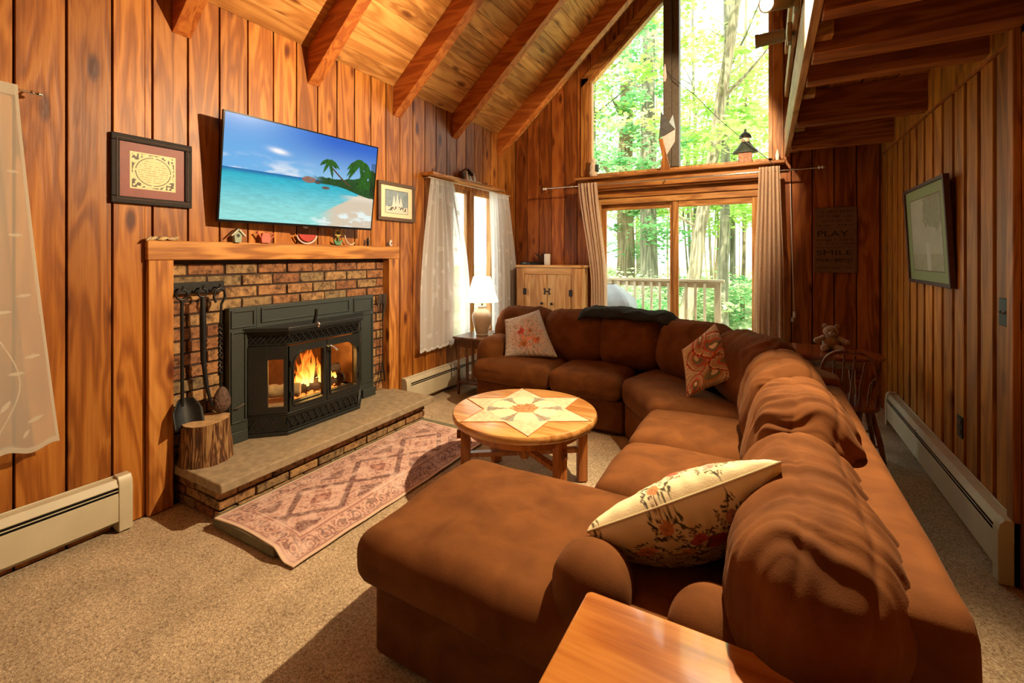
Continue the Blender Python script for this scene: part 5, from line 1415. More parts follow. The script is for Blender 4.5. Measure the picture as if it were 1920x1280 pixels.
def floral_far(U, V):
    img = np.zeros(U.shape + (3,)); img[:] = lin(205, 200, 190)
    n = fbm(U, V, 1, 20, 3); img *= (.82 + .3 * n)[..., None]
    rg = np.random.RandomState(3)
    for k in range(420):
        x, y = rg.rand(2); d = math.hypot(x - .52, y - .55)
        c = [lin(205, 105, 75), lin(150, 95, 60), lin(110, 80, 50), lin(215, 160, 110), lin(90, 95, 60)][rg.randint(5)] if d < .42 else [lin(160, 165, 165), lin(150, 140, 150), lin(190, 180, 165)][rg.randint(3)]
        leafp(img, U, V, x, y, rg.uniform(0, 6.28), rg.uniform(.012, .026), c)
    d_ = np.exp(-(((U - .52) / .34) ** 2 + ((V - .58) / .34) ** 2)); nn = fbm(U, V, 51, 24, 3)
    paint(img, d_ * sm(nn, .40, .56) * .85, lin(212, 120, 80)); paint(img, d_ * sm(1 - nn, .5, .66) * .8, lin(120, 92, 52))
    for (x, y, r, c, s_) in ((.40, .42, .11, lin(205, 80, 60), 1), (.62, .44, .07, lin(190, 120, 80), 2), (.72, .66, .09, lin(212, 120, 80), 3), (.42, .72, .10, lin(180, 110, 60), 4)):
        rose(img, U, V, x, y, r, c, s_)
    return img
def paisley(U, V):
    img = np.zeros(U.shape + (3,)); img[:] = lin(205, 175, 135)
    n = vn(U, V, 3, 40); img *= (.8 + .35 * n)[..., None]
    red = lin(200, 80, 55); cr = lin(235, 210, 165); dk = lin(95, 50, 35); gr = lin(120, 115, 80)
    for i, (x, y, r, c) in enumerate(((.30, .42, .26, red), (.72, .36, .27, red), (.62, .80, .22, lin(190, 120, 60)), (.2, .85, .18, red), (.95, .75, .16, red), (.5, .05, .16, red))):
        uw = U - x + .035 * (vn(U, V, 60 + i, 7) - .5) * 2; vw = V - y + .035 * (vn(U, V, 80 + i, 7) - .5) * 2; uw = uw * math.cos(i * 1.1) - vw * math.sin(i * 1.1); vw = uw * math.sin(i * 1.1) + vw; rr_ = np.hypot(uw - .9 * np.maximum(vw, 0) ** 1.3, vw * np.where(vw > 0, .60, 1.15))
        for k, (q, cc_) in enumerate(((1.0, c), (.86, cr), (.78, lin(185, 150, 110)), (.52, c), (.38, gr), (.16, cr))):
            paint(img, (rr_ < r * q) * .92, cc_ * (.85 + .2 * (i % 2)))
        ang = np.arctan2(V - y, U - x); dots = (np.abs(rr_ - r * .92) < .012) & (np.sin(ang * 26) > .2); paint(img, dots * 1.0, dk)
    paint(img, (np.abs(V - .64 + .5 * (U - .5)) < .012) * 1.0, red)
    return img
A1 = Vector((-.475, 1.315, .615)); B1 = Vector((.035, 1.475, .875)); ab = (B1 - A1).normalized()
dd = Vector((-.26, .95, 0)).normalized() * math.cos(R(47)) - Vector((0, 0, math.sin(R(47)))); dd = (dd - ab * dd.dot(ab)).normalized()
pillow('throw_pillow', 'large cream floral pillow on the chaise, nearest of the three pillows', [B1 + dd * .43 - ab * .03, A1 + dd * .43 + ab * .03, A1, B1], .115, floral_big, 'cream_floral', n=170, group='throw pillows on the sofa')
pillow('throw_pillow', 'pale blue and coral floral pillow against the far left sofa arm', [(-2.235, 3.86, .825), (-1.945, 4.02, .925), (-1.69, 3.885, .515), (-2.165, 3.735, .495)], .065, floral_far, 'pale_floral', n=120, group='throw pillows on the sofa')
pillow('throw_pillow', 'red and tan paisley pillow standing on its corner in the sofa bend', [(-.515, 3.37, .79), (-.325, 3.62, .96), (-.155, 3.30, .67), (-.47, 3.27, .495)], .055, paisley, 'paisley', n=120, group='throw pillows on the sofa')

# ------------------------------------------------------------------ near end table
M['endtop'] = wood('polished_table', (0.30, 0.085, 0.014), (0.46, 0.16, 0.03), (0.58, 0.24, 0.05), 'x', rough=.18, knots=.15, coat=.8, coatrough=.06, bump=.05, gscale=.8)
M['endleg'] = wood('polished_leg', (0.16, 0.04, 0.01), (0.34, 0.11, 0.02), (0.45, 0.17, 0.035), 'z', rough=.3, knots=0, coat=.4)
g = thing('end_table', 'polished orange-brown wooden end table in the bottom foreground behind the chaise', 'table', (-.09, .8, 0))
def rrect(x0, x1, y0, y1, r, n=6):
    pts = []
    for cx, cy, a0 in ((x0 + r, y0 + r, 180), (x1 - r, y0 + r, 270), (x1 - r, y1 - r, 0), (x0 + r, y1 - r, 90)):
        for k in range(n + 1): a = R(a0 + 90 * k / n); pts.append((cx + r * math.cos(a), cy + r * math.sin(a)))
    return pts
MB().prism(rrect(-.398, .22, .50, 1.109, .018), .574, .60).build('tabletop', M['endtop'], g, bevel=.005)
MB().box(-.35, .17, .55, .572, .49, .573).box(-.35, .17, 1.04, 1.062, .49, .573).box(-.35, -.33, .572, 1.04, .49, .573).box(.15, .17, .572, 1.04, .49, .573).build('apron', M['endleg'], g, bevel=.003)
for x in (-.355, .135):
    for y in (.545, 1.03): MB().box(x, x + .04, y, y + .04, 0, .573).build('leg', M['endleg'], g, bevel=.004)
MB().box(-.33, .15, .57, 1.04, .16, .178).build('shelf', M['endtop'], g, bevel=.003)

# ------------------------------------------------------------------ coffee table
M['coffee'] = wood('honey_oak', (0.36, 0.14, 0.03), (0.58, 0.27, 0.075), (0.70, 0.38, 0.13), 'x', rough=.28, knots=.2, coat=.5, coatrough=.15, bump=.08)
M['coffeeleg'] = wood('honey_oak_leg', (0.25, 0.07, 0.013), (0.46, 0.15, 0.03), (0.56, 0.22, 0.05), 'z', rough=.35, knots=.1, coat=.3)
CX, CY = -1.350, 2.580
g = thing('coffee_table', 'round honey-oak coffee table with keyed square legs in front of the hearth', 'table', (CX, CY, 0))
MB().lathe([(.43, .422), (.450, .426), (.458, .437), (.458, .460), (.452, .470), (.44, .4725)], (CX, CY, 0), 96).build('tabletop', M['coffee'], g)
MB().lathe([(.36, .36), (.37, .36), (.37, .421), (.36, .421)], (CX, CY, 0), 64).build('apron', M['coffeeleg'], g)
angs = (215, -30, 35, 150)
for a in angs:
    c, s_ = math.cos(R(a)), math.sin(R(a)); x, y = CX + .375 * c, CY + .375 * s_
    mb = MB(); mb.bar((x, y, .001), (x, y, .42), .062, .062, up=(c, s_, 0)); l = mb.build('leg', M['coffeeleg'], g, bevel=.006)
    MB().bar((x + .02 * c, y + .02 * s_, .33), (x + .055 * c, y + .055 * s_, .33), .028, .05).build('tenon', M['joist'], l, bevel=.003)
for a, b in ((0, 2), (1, 3)):
    p = [(CX + .36 * math.cos(R(angs[k])), CY + .36 * math.sin(R(angs[k]))) for k in (a, b)]
    zz = .20 if a == 0 else .225
    MB().bar((p[0][0], p[0][1], zz), (p[1][0], p[1][1], zz), .045, .028).build('stretcher', M['coffeeleg'], g, bevel=.003)
MB().lathe([(.03, .165), (.035, .18), (.012, .26)], (CX, CY, 0), 16).build('boss', M['coffeeleg'], g)
# quilted star
g = thing('quilted_star', 'six-pointed quilted star table topper in cream and grey on the coffee table', 'table topper', (CX, CY, .473))
nt_, nr_ = 481, 70
th = np.linspace(0, 2 * math.pi, nt_); fr_ = np.linspace(0, 1, nr_)
TH, FR = np.meshgrid(th, fr_)
ph = np.mod(TH + math.pi / 6, math.pi / 3) - math.pi / 6
Ro, Ri = .448, .262
# star edge: straight line from tip (angle 0,Ro) to inner corner (angle 30deg,Ri)
x1_, y1_, x2_, y2_ = Ro, 0, Ri * math.cos(math.pi / 6), Ri * math.sin(math.pi / 6)
ap = np.abs(ph); den_ = (np.cos(ap) * (y2_ - y1_) - np.sin(ap) * (x2_ - x1_)); RM = (x1_ * (y2_ - y1_) - y1_ * (x2_ - x1_)) / den_
rad = FR * RM; X_ = rad * np.cos(TH); Y_ = rad * np.sin(TH)
img = np.zeros(TH.shape + (3,)); img[:] = lin(205, 185, 150)
sp_ = fbm(X_ + 1, Y_ + 1, 4, 60, 2); img *= (.72 + .5 * sp_)[..., None]
ph2 = np.mod(TH + math.pi / 6 + math.pi / 6, math.pi / 3) - math.pi / 6
pet = (rad < .22 * np.cos(ph * 1.35)) ; img[pet] = (lin(226, 208, 165) * (.85 + .25 * sp_[..., None]))[pet]
gap = (rad > .10) & (rad < .24) & (np.abs(ph2) < .20 * (rad - .06) / .18); img[gap] = lin(140, 140, 125)
gap2 = (rad > .03) & (rad < .235) & (np.abs(ph2) < .03); img[gap2] = lin(150, 110, 70)
cen = rad < .085 * (1 + .4 * (vn(X_ + 1, Y_ + 1, 9, 70) - .5)); img[cen] = (lin(175, 120, 75) * (.5 + 1.0 * vn(X_ + 1, Y_ + 1, 12, 90)[..., None]))[cen]
img[FR > .975] = lin(190, 120, 75)
Zs = .4735 + .004 * (1 - FR ** 6) + .0012 * np.sin(rad * 150) * (FR < .95)
gridmesh('quilt', np.stack([CX + X_, CY + Y_, Zs], -1), attr_mat('star_quilt', .85, bump=.3), g, col=img)
mb = MB(); ed = [(CX + RM[0, i] * math.cos(th[i]), CY + RM[0, i] * math.sin(th[i]), .4745) for i in range(0, nt_ - 1, 4)]
mb.tube(ed, .0022, 6, closed=True).build('binding', plain('rust_binding', (.42, .17, .07), .8), g)

# ------------------------------------------------------------------ rug and step
o = MB().box(-2.585, -2.06, 1.345, 3.06, .003, .055).build('hearth_step', M['stoneg'], None, base=(-2.3, 2.2, 0), bevel=.006)
tag(o, 'low greenish stone step under the rug in front of the hearth', 'step')
g = thing('runner_rug', 'faded pink and maroon patterned runner rug in front of the hearth', 'rug', (-2.2, 2.15, .06))
nu, nv = 560, 230
U, V = np.meshgrid(np.linspace(0, 1, nu), np.linspace(0, 1, nv))   # U along y, V from hearth to room
yy = 1.335 + .02 * V + (1.66 + .0 * V) * U - .045 * V * 0; xx = -2.555 + .645 * V
yy = yy + .012 * np.sin(V * 5) * (1 - U) + (-.05) * V * U
drop = sm(xx, -2.065, -1.965)
zz = .0585 * (1 - drop) + .010 * drop + .0015 * np.sin(U * 40) * V + .008 * np.sin(U * 9) * sm(V, .8, 1) * .5
def rug_art(U, V):
    A = 2.57; X_ = U * A; n1 = fbm(U * A, V, 3, 10, 5); n2 = fbm(U * A, V, 13, 60, 2)
    img = np.zeros(U.shape + (3,)); img[:] = lin(205, 165, 148)
    img *= (.85 + .25 * n1)[..., None]
    mar = lin(120, 62, 58); dk = lin(84, 56, 56)
    bd = np.minimum(np.minimum(V, 1 - V), np.minimum(X_, A - X_))
    paint(img, ((bd > .03) & (bd < .045)) * .5, mar); paint(img, ((bd > .18) & (bd < .195)) * .6, mar); paint(img, ((bd > .21) & (bd < .217)) * .5, dk)
    along = np.where(np.minimum(V, 1 - V) < np.minimum(X_, A - X_), X_, V)
    inb = (bd > .05) & (bd < .175); q = np.mod(along, .155) - .0775
    rr_ = np.hypot(q, bd - .112); paint(img, (inb & (np.abs(rr_ - .036) < .007)) * (.25 + .8 * (n2 - .2)), dk); paint(img, (inb & (rr_ < .016)) * (.2 + .7 * n2), mar); paint(img, (inb & (vn(U * A, V, 71, 46) > .66)) * .55, dk); paint(img, (vn(U * A, V, 73, 70) > .78) * .35, mar)
    paint(img, (inb & (np.abs(rr_ - .066) < .006) & (n2 > .48)) * .6, mar)
    inn = bd > .22; cx = np.mod(X_ - .285 + .0, .68) - .34
    dm = np.abs(cx) / .34 + np.abs(V - .5) / .27
    paint(img, (inn & (np.abs(dm - 1.0) < .13)) * (.35 + .8 * n2), dk)
    paint(img, (inn & (dm < .36)) * (.3 + .8 * n2), mar); paint(img, (inn & (dm < .17)) * .7, lin(200, 150, 130))
    paint(img, (inn & (np.abs(dm - .60) < .05)) * .5 * (n2 > .5), mar)
    cx2 = np.mod(X_ - .285 + .34, .68) - .34; dm2 = np.abs(cx2) / .15 + np.abs(np.abs(V - .5) - .26) / .12
    paint(img, (inn & (dm2 < 1)) * (.25 + .7 * n2), dk)
    paint(img, (inn & (n2 > .60)) * .45, mar)
    paint(img, sm(n1, .46, .75) * .6, lin(218, 186, 172)); paint(img, (bd < .022) * .8, lin(214, 186, 160))
    return img
gridmesh('pile', np.stack([xx, yy, zz], -1), attr_mat('rug_pile', .95, bump=.5, bscale=300), g, col=rug_art(U, V), thick=.006)

# ------------------------------------------------------------------ side table and lamp
M['sidewd'] = wood('dark_walnut', (0.05, 0.018, 0.008), (0.13, 0.05, 0.022), (0.2, 0.09, 0.04), 'z', rough=.35, knots=.1, coat=.2)
g = thing('side_table', 'small dark wooden side table with turned legs beside the far sofa arm', 'table', (-2.68, 4.12, 0))
MB().prism(rrect(-2.88, -2.49, 3.86, 4.40, .02), .585, .607).build('tabletop', M['sidewd'], g, bevel=.005)
mb = MB(); mb.box(-2.85, -2.53, 3.90, 3.92, .50, .584).box(-2.85, -2.53, 4.34, 4.36, .50, .584); mb.build('apron', M['sidewd'], g)
wing = [(-2.875, .583), (-2.83, .583), (-2.83, .38), (-2.845, .43), (-2.862, .47), (-2.885, .52)]
MB().extrude([(p[0] - .0, 3.90, p[1]) for p in wing], (0, .018, 0)).build('wing_bracket', M['sidewd'], g, bevel=.002)
for x in (-2.83, -2.54):
    for y in (3.91, 4.35):
        MB().lathe([(.014, 0), (.017, .04), (.011, .06), (.018, .10), (.018, .16), (.011, .18), (.015, .30), (.009, .34), (.015, .38), (.010, .44), (.018, .46), (.018, .584)], (x, y, 0), 14).build('leg', M['sidewd'], g)
for x in (-2.735, -2.665): MB().box(x, x + .03, 3.905, 3.917, .15, .50).build('slat', M['sidewd'], g, bevel=.002)
MB().box(-2.85, -2.52, 3.90, 4.36, .115, .14).build('shelf', M['sidewd'], g, bevel=.004)
MB().box(-2.81, -2.56, 4.0, 4.28, .1405, .20).build('magazine_stack', M['white'], None, label='pale stack of papers on the shelf of the side table', cat='papers', base=(-2.7, 4.14, .14), bevel=.003)
LX, LY = -2.66, 4.10
g = thing('table_lamp', 'lit cream ceramic table lamp with a white tapered shade on the side table', 'lamp', (LX, LY, .607))
M['ceramic'] = plain('cream_ceramic', (.62, .50, .34), .25, noise=.08, coat=.4)
MB().lathe([(.062, .607), (.066, .613), (.062, .625), (.075, .66), (.098, .74), (.108, .79), (.104, .83), (.08, .865), (.05, .885), (.044, .90), (.048, .915), (.03, .92)], (LX, LY, 0), 40).build('ceramic_base', M['ceramic'], g)
MB().lathe([(.012, .915), (.012, .985), (.018, .99), (.018, 1.02)], (LX, LY, 0), 14).build('stem', M['chrome'], g)
MB().tube([(LX + .07 * math.cos(a), LY, 1.0 + .09 * (1 - math.cos(a)) ) for a in []] or [(LX, LY, 1.02), (LX, LY, 1.05)], .016, 12).build('socket', M['chrome'], g)
m, nt, b = newmat('lamp_shade'); nt.nodes.remove(b)
df = N(nt, 'ShaderNodeBsdfDiffuse'); tl = N(nt, 'ShaderNodeBsdfTranslucent'); em = N(nt, 'ShaderNodeEmission')
df.inputs[0].default_value = (.9, .86, .8, 1); tl.inputs[0].default_value = (.95, .9, .82, 1); em.inputs[0].default_value = (1, .93, .80, 1); em.inputs[1].default_value = 1.0
m1 = N(nt, 'ShaderNodeMixShader'); m1.inputs[0].default_value = .6; L(nt, df.outputs[0], m1.inputs[1]); L(nt, tl.outputs[0], m1.inputs[2])
ad = N(nt, 'ShaderNodeAddShader'); L(nt, m1.outputs[0], ad.inputs[0]); L(nt, em.outputs[0], ad.inputs[1]); L(nt, ad.outputs[0], nt.nodes['Material Output'].inputs[0])
def shade(u, v):
    a = 2 * math.pi * u; r = .178 - .085 * v ** .9; return (LX + r * math.cos(a), LY + r * math.sin(a), .965 + .265 * v)
o = MB().grid(shade, 64, 8).build('lamp_shade', m, g); sd = o.modifiers.new('t', 'SOLIDIFY'); sd.thickness = .002
MB().ball((LX, LY, 1.09), .03).build('bulb', plain('lamp_bulb', (1, 1, 1), .5, emit=(1, .85, .6), estr=14), g)
lamp('POINT', (LX, LY, 1.145), 9, (1.0, .82, .58), .04)
o = MB().box(-2.60, -2.50, 4.22, 4.36, .6075, .62).build('folded_paper', M['white'], None, label='small white folded paper beside the lamp base', cat='paper', base=(-2.55, 4.3, .607), bevel=.002)

# ------------------------------------------------------------------ pine cabinet
M['pine'] = wood('pale_pine', (0.50, 0.21, 0.06), (0.68, 0.35, 0.12), (0.80, 0.48, 0.20), 'z', 'x', .12, 0, rough=.4, knots=1.0, var=.12, bump=.1)
M['pinex'] = wood('pale_pine_x', (0.50, 0.21, 0.06), (0.68, 0.35, 0.12), (0.80, 0.48, 0.20), 'x', rough=.4, knots=.6, bump=.1)
g = thing('pine_cabinet', 'pale knotty pine cabinet with black hinges in the far left corner', 'cabinet', (-2.40, 5.35, 0))
MB().box(-2.84, -1.965, 5.225, 5.495, .02, 1.305).build('body', M['pine'], g, bevel=.003)
MB().box(-2.85, -1.95, 5.19, 5.50, 1.306, 1.336).build('top_board', M['pinex'], g, bevel=.006)
for a_ in ((-2.84, -2.725), (-2.08, -1.965)): MB().box(a_[0], a_[1], 5.205, 5.224, .02, 1.305).build('stile', M['pine'], g, bevel=.003)
MB().box(-2.724, -2.081, 5.205, 5.224, 1.222, 1.305).box(-2.724, -2.081, 5.205, 5.224, .62, .67).box(-2.724, -2.081, 5.205, 5.224, .02, .10).build('rail', M['pinex'], g, bevel=.003)
for z0, z1 in ((.675, 1.217), (.105, .615)):
    for x0, x1 in ((-2.719, -2.406), (-2.399, -2.086)):
        d = MB().box(x0, x1, 5.202, 5.224, z0, z1).build('door', M['pine'], g, bevel=.003)
        hx = x0 + .0 if x0 < -2.5 else x1
        for dz in ((z0 + z1) / 2 + .05,) if z0 > .5 else (z0 + .1, z1 - .1):
            MB().box(hx - .022, hx + .022, 5.195, 5.2018, dz - .04, dz + .04).build('hinge', M['black'], d, bevel=.002)
        kx = -2.47 if x0 < -2.5 else -2.335
        MB().lathe([(.008, 0), (.008, .012), (.018, .018), (.016, .03), (.002, .034)], (kx, 5.202, z0 + .18), 16, axis=(0, -1, 0)).build('knob', M['black'], d)
        if z0 > .5:
            ix = x1 - .025 if x0 < -2.5 else x0 + .025; s_ = -1 if x0 < -2.5 else 1
            MB().box(min(ix, ix - s_ * .03), max(ix, ix - s_ * .03), 5.196, 5.2018, 1.0, 1.015).box(ix - .006, ix + .006, 5.196, 5.2018, .965, 1.05).box(min(ix, ix + s_ * .022), max(ix, ix + s_ * .022), 5.196, 5.2018, .975, .985).box(min(ix, ix + s_ * .022), max(ix, ix + s_ * .022), 5.196, 5.2018, 1.03, 1.04).build('latch', M['black'], d)
g = thing('pillar_candle', 'white pillar candle on top of the pine cabinet', 'candle', (-2.46, 5.33, 1.336))
MB().lathe([(.036, 0), (.040, .015), (.041, .13), (.037, .142), (.02, .138)], (-2.46, 5.33, 1.3365), 24).build('wax', plain('candle_wax', (.78, .75, .68), .5, noise=.04), g)
MB().tube([(-2.46, 5.33, 1.475), (-2.46, 5.33, 1.487)], .002, 6).build('wick', M['black'], g)
g = thing('speaker_box', 'low black box with a small white dot at the left end of the pine cabinet', 'box', (-2.68, 5.36, 1.336))
MB().box(-2.83, -2.53, 5.28, 5.45, 1.3365, 1.375).build('body', M['blackgloss'], g, bevel=.006)
MB().ball((-2.76, 5.279, 1.358), .008, 10).build('dot', M['white'], g)
g = thing('dried_flowers', 'dark dried flower sprig behind the candle on the cabinet', 'flowers', (-2.58, 5.42, 1.336))
rg = random.Random(3); mb = MB()
for k in range(16):
    a = rg.uniform(-.9, .9); h_ = rg.uniform(.08, .17); mb.tube([(-2.60, 5.465, 1.3365), (-2.60 + a * .05, 5.465, 1.336 + h_ * .6), (-2.60 + a * .11, 5.465 + rg.uniform(-.01, .01), 1.336 + h_)], [.002, .002, .005], 6)
mb.build('stems', M['black'], g)

# ------------------------------------------------------------------ far table, chair, teddy
M['cherry'] = wood('cherry_table', (0.12, 0.022, 0.008), (0.26, 0.055, 0.016), (0.36, 0.09, 0.025), 'x', rough=.2, knots=0, coat=.6)
g = thing('oval_table', 'reddish polished oval table in the dark far right corner', 'table', (.32, 4.36, 0))
ov = [(.31 + .47 * math.copysign(abs(math.cos(R(a))) ** .8, math.cos(R(a))), 4.36 + .27 * math.copysign(abs(math.sin(R(a))) ** .8, math.sin(R(a)))) for a in range(0, 360, 6)]
MB().prism(ov, .675, .70).build('tabletop', M['cherry'], g, bevel=.006)
MB().box(.0, .62, 4.20, 4.52, .60, .674).build('apron', M['cherry'], g, bevel=.003)
for x in (.02, .60):
    for y in (4.22, 4.50):
        MB().lathe([(.016, 0), (.022, .05), (.014, .09), (.026, .3), (.016, .4), (.026, .5), (.026, .62)], (x, y, 0), 14).build('leg', M['cherry'], g)
g = thing('windsor_chair', 'dark bow-back spindle chair at the oval table behind the sofa', 'chair', (.49, 3.95, 0))
M['chairwd'] = wood('dark_chair', (0.07, 0.018, 0.008), (0.17, 0.05, 0.02), (0.28, 0.10, 0.04), 'z', rough=.25, knots=0, coat=.5)
cx, cy = .50, 3.98
MB().prism([(cx + .185 * math.copysign(abs(math.cos(R(a))) ** .75, math.cos(R(a))), cy + .19 * math.copysign(abs(math.sin(R(a))) ** .75, math.sin(R(a)))) for a in range(0, 360, 8)], .40, .435).build('seat', M['chairwd'], g, bevel=.01)
bow = [(cx - .02 + .158 * math.sin(R(a)) * (1.08 - .08 * abs(math.sin(R(a)))), cy - .155 - .13 * (.5 + .5 * math.cos(R(a))) - .02, .435 + .39 * (1 - abs(R(a) / R(108)) ** 2.6)) for a in range(-108, 109, 9)]
MB().tube(bow, .012, 10).build('bow', M['chairwd'], g)
for k in range(6):
    t = (k - 2.5) / 2.5; x0 = cx - .02 + .11 * t; x1 = cx - .02 + .14 * t
    zt = .435 + .37 * (1 - abs(t * .62) ** 2.4); MB().tube([(x0, cy - .15, .43), ((x0 + x1) / 2, cy - .19, .60), (x1, cy - .16 - .12 * (1 - .35 * t * t), zt - .005 - .03 * t * t)], [.006, .009, .005], 8).build('spindle', M['chairwd'], g)
for x, y in ((-1, -1), (1, -1), (1, 1), (-1, 1)):
    MB().tube([(cx + x * .12, cy + y * .12, .40), (cx + x * .16, cy + y * .16, .2), (cx + x * .19, cy + y * .19, .002)], [.014, .018, .010], 10).build('leg', M['chairwd'], g)
for y in (-1, 1): MB().tube([(cx - .155, cy + y * .155, .18), (cx, cy + y * .155, .18), (cx + .155, cy + y * .155, .18)], [.008, .012, .008], 8).build('stretcher', M['chairwd'], g)
g = thing('teddy_bear', 'small golden-brown teddy bear sitting on the oval table', 'toy', (.45, 4.42, .70))
M['fur'] = plain('bear_fur', (.34, .20, .10), .95, noise=.35, nscale=120, bump=1, sheen=.5); M['furp'] = plain('bear_paw', (.5, .40, .30), .9, noise=.2, nscale=90, bump=.6)
bx, by, bz = .45, 4.42, .7005
MB().ball((bx, by, bz + .058), .058, sc=(1, .85, 1)).ball((bx, by - .01, bz + .148), .050, sc=(1.05, .95, .95)).build('body', M['fur'], g)
MB().ball((bx, by - .055, bz + .138), .020, 14, sc=(1.1, .8, .85)).build('muzzle', M['furp'], g)
MB().ball((bx, by - .072, bz + .146), .006, 8).ball((bx - .018, by - .052, bz + .160), .005, 8).ball((bx + .018, by - .052, bz + .160), .005, 8).build('eyes_and_nose', M['black'], g)
for s_ in (-1, 1):
    MB().ball((bx + s_ * .040, by - .005, bz + .190), .018, 12, sc=(1, .6, 1)).build('ear', M['fur'], g)
    MB().tube([(bx + s_ * .045, by - .01, bz + .10), (bx + s_ * .075, by - .03, bz + .085), (bx + s_ * .10, by - .05, bz + .075)], [.02, .02, .019], 12).ball((bx + s_ * .10, by - .05, bz + .075), .021, 12).build('arm', M['fur'], g)
    l_ = MB().tube([(bx + s_ * .035, by - .02, bz + .025), (bx + s_ * .05, by - .08, bz + .024)], [.026, .024], 12).ball((bx + s_ * .052, by - .085, bz + .027), .027, 12).build('leg', M['fur'], g)
    MB().lathe([(.020, 0), (.018, .004)], (bx + s_ * .053, by - .110, bz + .030), 14, axis=(0, -1, 0)).build('paw_pad', M['furp'], l_)
# ------------------------------------------------------------------ ledge ornaments in front of the gable window
ZS = 2.4305
g = thing('owl_figurine', 'small pale brown and white bird figurine at the left end of the window ledge', 'figurine', (-1.87, 5.42, ZS))
M['sand'] = plain('sandy_resin', (.72, .56, .40), .7, noise=.3, nscale=60); M['dgreen'] = plain('dark_green_paint', (.03, .045, .03), .5, noise=.3)
MB().lathe([(.035, 0), (.050, .02), (.052, .05), (.040, .085), (.046, .12), (.034, .155), (.028, .17), (.036, .20), (.028, .225), (.006, .235)], (-1.875, 5.42, ZS), 24, sy=.8).build('body', M['sand'], g)
MB().prism([(-1.845, 5.39), (-1.80, 5.40), (-1.805, 5.44), (-1.845, 5.45)], ZS + .06, ZS + .15).build('wing', M['dgreen'], g, bevel=.01)
g = thing('lighthouse_figurine', 'lantern figurine with terracotta base and dark green flared roof on the window ledge', 'figurine', (-.19, 5.43, ZS))
lx, ly = -.195, 5.43
MB().prism(rrect(lx - .065, lx + .065, ly - .045, ly + .045, .012), ZS, ZS + .13).build('base', plain('terracotta', (.42, .2, .12), .8, noise=.35, nscale=40), g, bevel=.006)
MB().lathe([(.125, .115), (.118, .135), (.085, .165), (.055, .21), (.04, .235)], (lx, ly, ZS), 24, sy=.55).build('roof', M['dgreen'], g)
MB().lathe([(.036, .23), (.042, .25), (.036, .275)], (lx, ly, ZS), 20).build('collar', M['sand'], g)
MB().lathe([(.062, .272), (.055, .30), (.035, .325), (.012, .34), (.010, .35), (.014, .36), (.003, .372)], (lx, ly, ZS), 20, sy=.8).build('dome', M['black'], g)
g = thing('small_white_ornament', 'tiny white upright ornament at the right end of the window ledge', 'ornament', (.10, 5.43, ZS))
MB().lathe([(.016, 0), (.014, .03), (.018, .06), (.008, .10), (.002, .12)], (.10, 5.43, ZS), 14).build('body', M['white'], g)
# sail ornament in front of the mullion
g = thing('sailboat_ornament', 'folded metal and paper sailing boat ornament hanging before the dark mullion', 'ornament', (-1.0, 5.40, ZS))
yo = 5.40
M['sail'] = plain('slate_sail', (.085, .085, .085), .55, noise=.3, nscale=30); M['paper'] = plain('pink_paper', (.72, .55, .50), .8, noise=.12, nscale=40)
M['bluep'] = plain('blue_paper', (.45, .55, .62), .7, noise=.1)
mb = MB(); mb.extrude([(-1.058, yo, ZS + .68), (-.905, yo - .03, ZS + .455), (-1.075, yo - .02, ZS + .37)], (0, .012, 0)); mb.build('main_sail', M['sail'], g, bevel=.002)
mb = MB(); mb.extrude([(-.93, yo + .02, ZS + .63), (-.90, yo + .02, ZS + .46), (-.97, yo + .02, ZS + .55)], (0, .006, 0)); mb.build('top_sail', M['bluep'], g)
mb = MB(); mb.extrude([(-1.05, yo + .01, ZS + .385), (-.90, yo, ZS + .455), (-.905, yo, ZS + .32), (-1.00, yo + .01, ZS + .17)], (0, .006, 0)); mb.build('jib', M['paper'], g)
mb = MB(); mb.extrude([(-1.085, yo - .01, ZS + .38), (-1.04, yo - .01, ZS + .36), (-1.0, yo, ZS + .17), (-.955, yo, ZS + .002), (-1.065, yo, ZS + .002), (-1.045, yo, ZS + .16)], (0, .02, 0)); mb.build('driftwood_hull', M['trim_z'], g, bevel=.003)
MB().tube([(-1.045, yo, ZS + .37), (-.96, yo, ZS + .02)], .006, 8).build('spar', M['trim_z'], g)
o = thing('hanging_cord', 'thin dark cord running slantwise across the gable window to the ledge', 'cord', (-.4, 5.36, ZS))
MB().tube([(-1.02, 5.44, 3.62), (-.95, 5.40, 3.50), (-.70, 5.37, 3.24), (-.45, 5.36, 2.93), (-.2, 5.35, 2.66), (.0, 5.35, 2.46), (.07, 5.345, 2.38)], .0035, 6).build('cord', M['black'], o)
MB().lathe([(.010, 0), (.022, .05), (.012, .16), (.004, .2)], (-1.02, 5.43, 3.46), 10, sy=.5).build('ribbon', M['paper'], o)
o = thing('blind_cord', 'thin white blind cord with tassel beside the right door curtain', 'cord', (.25, 5.46, .9))
MB().tube([(.215, 5.47, 2.2), (.23, 5.47, 1.5), (.25, 5.47, .88)], .003, 6).build('cord', M['white'], o)
MB().lathe([(.004, 0), (.012, -.015), (.014, -.04), (.010, -.07)], (.25, 5.47, .89), 10).lathe([(.004, 0), (.010, -.015), (.011, -.05)], (.235, 5.47, .83), 10).build('tassel', M['white'], o)

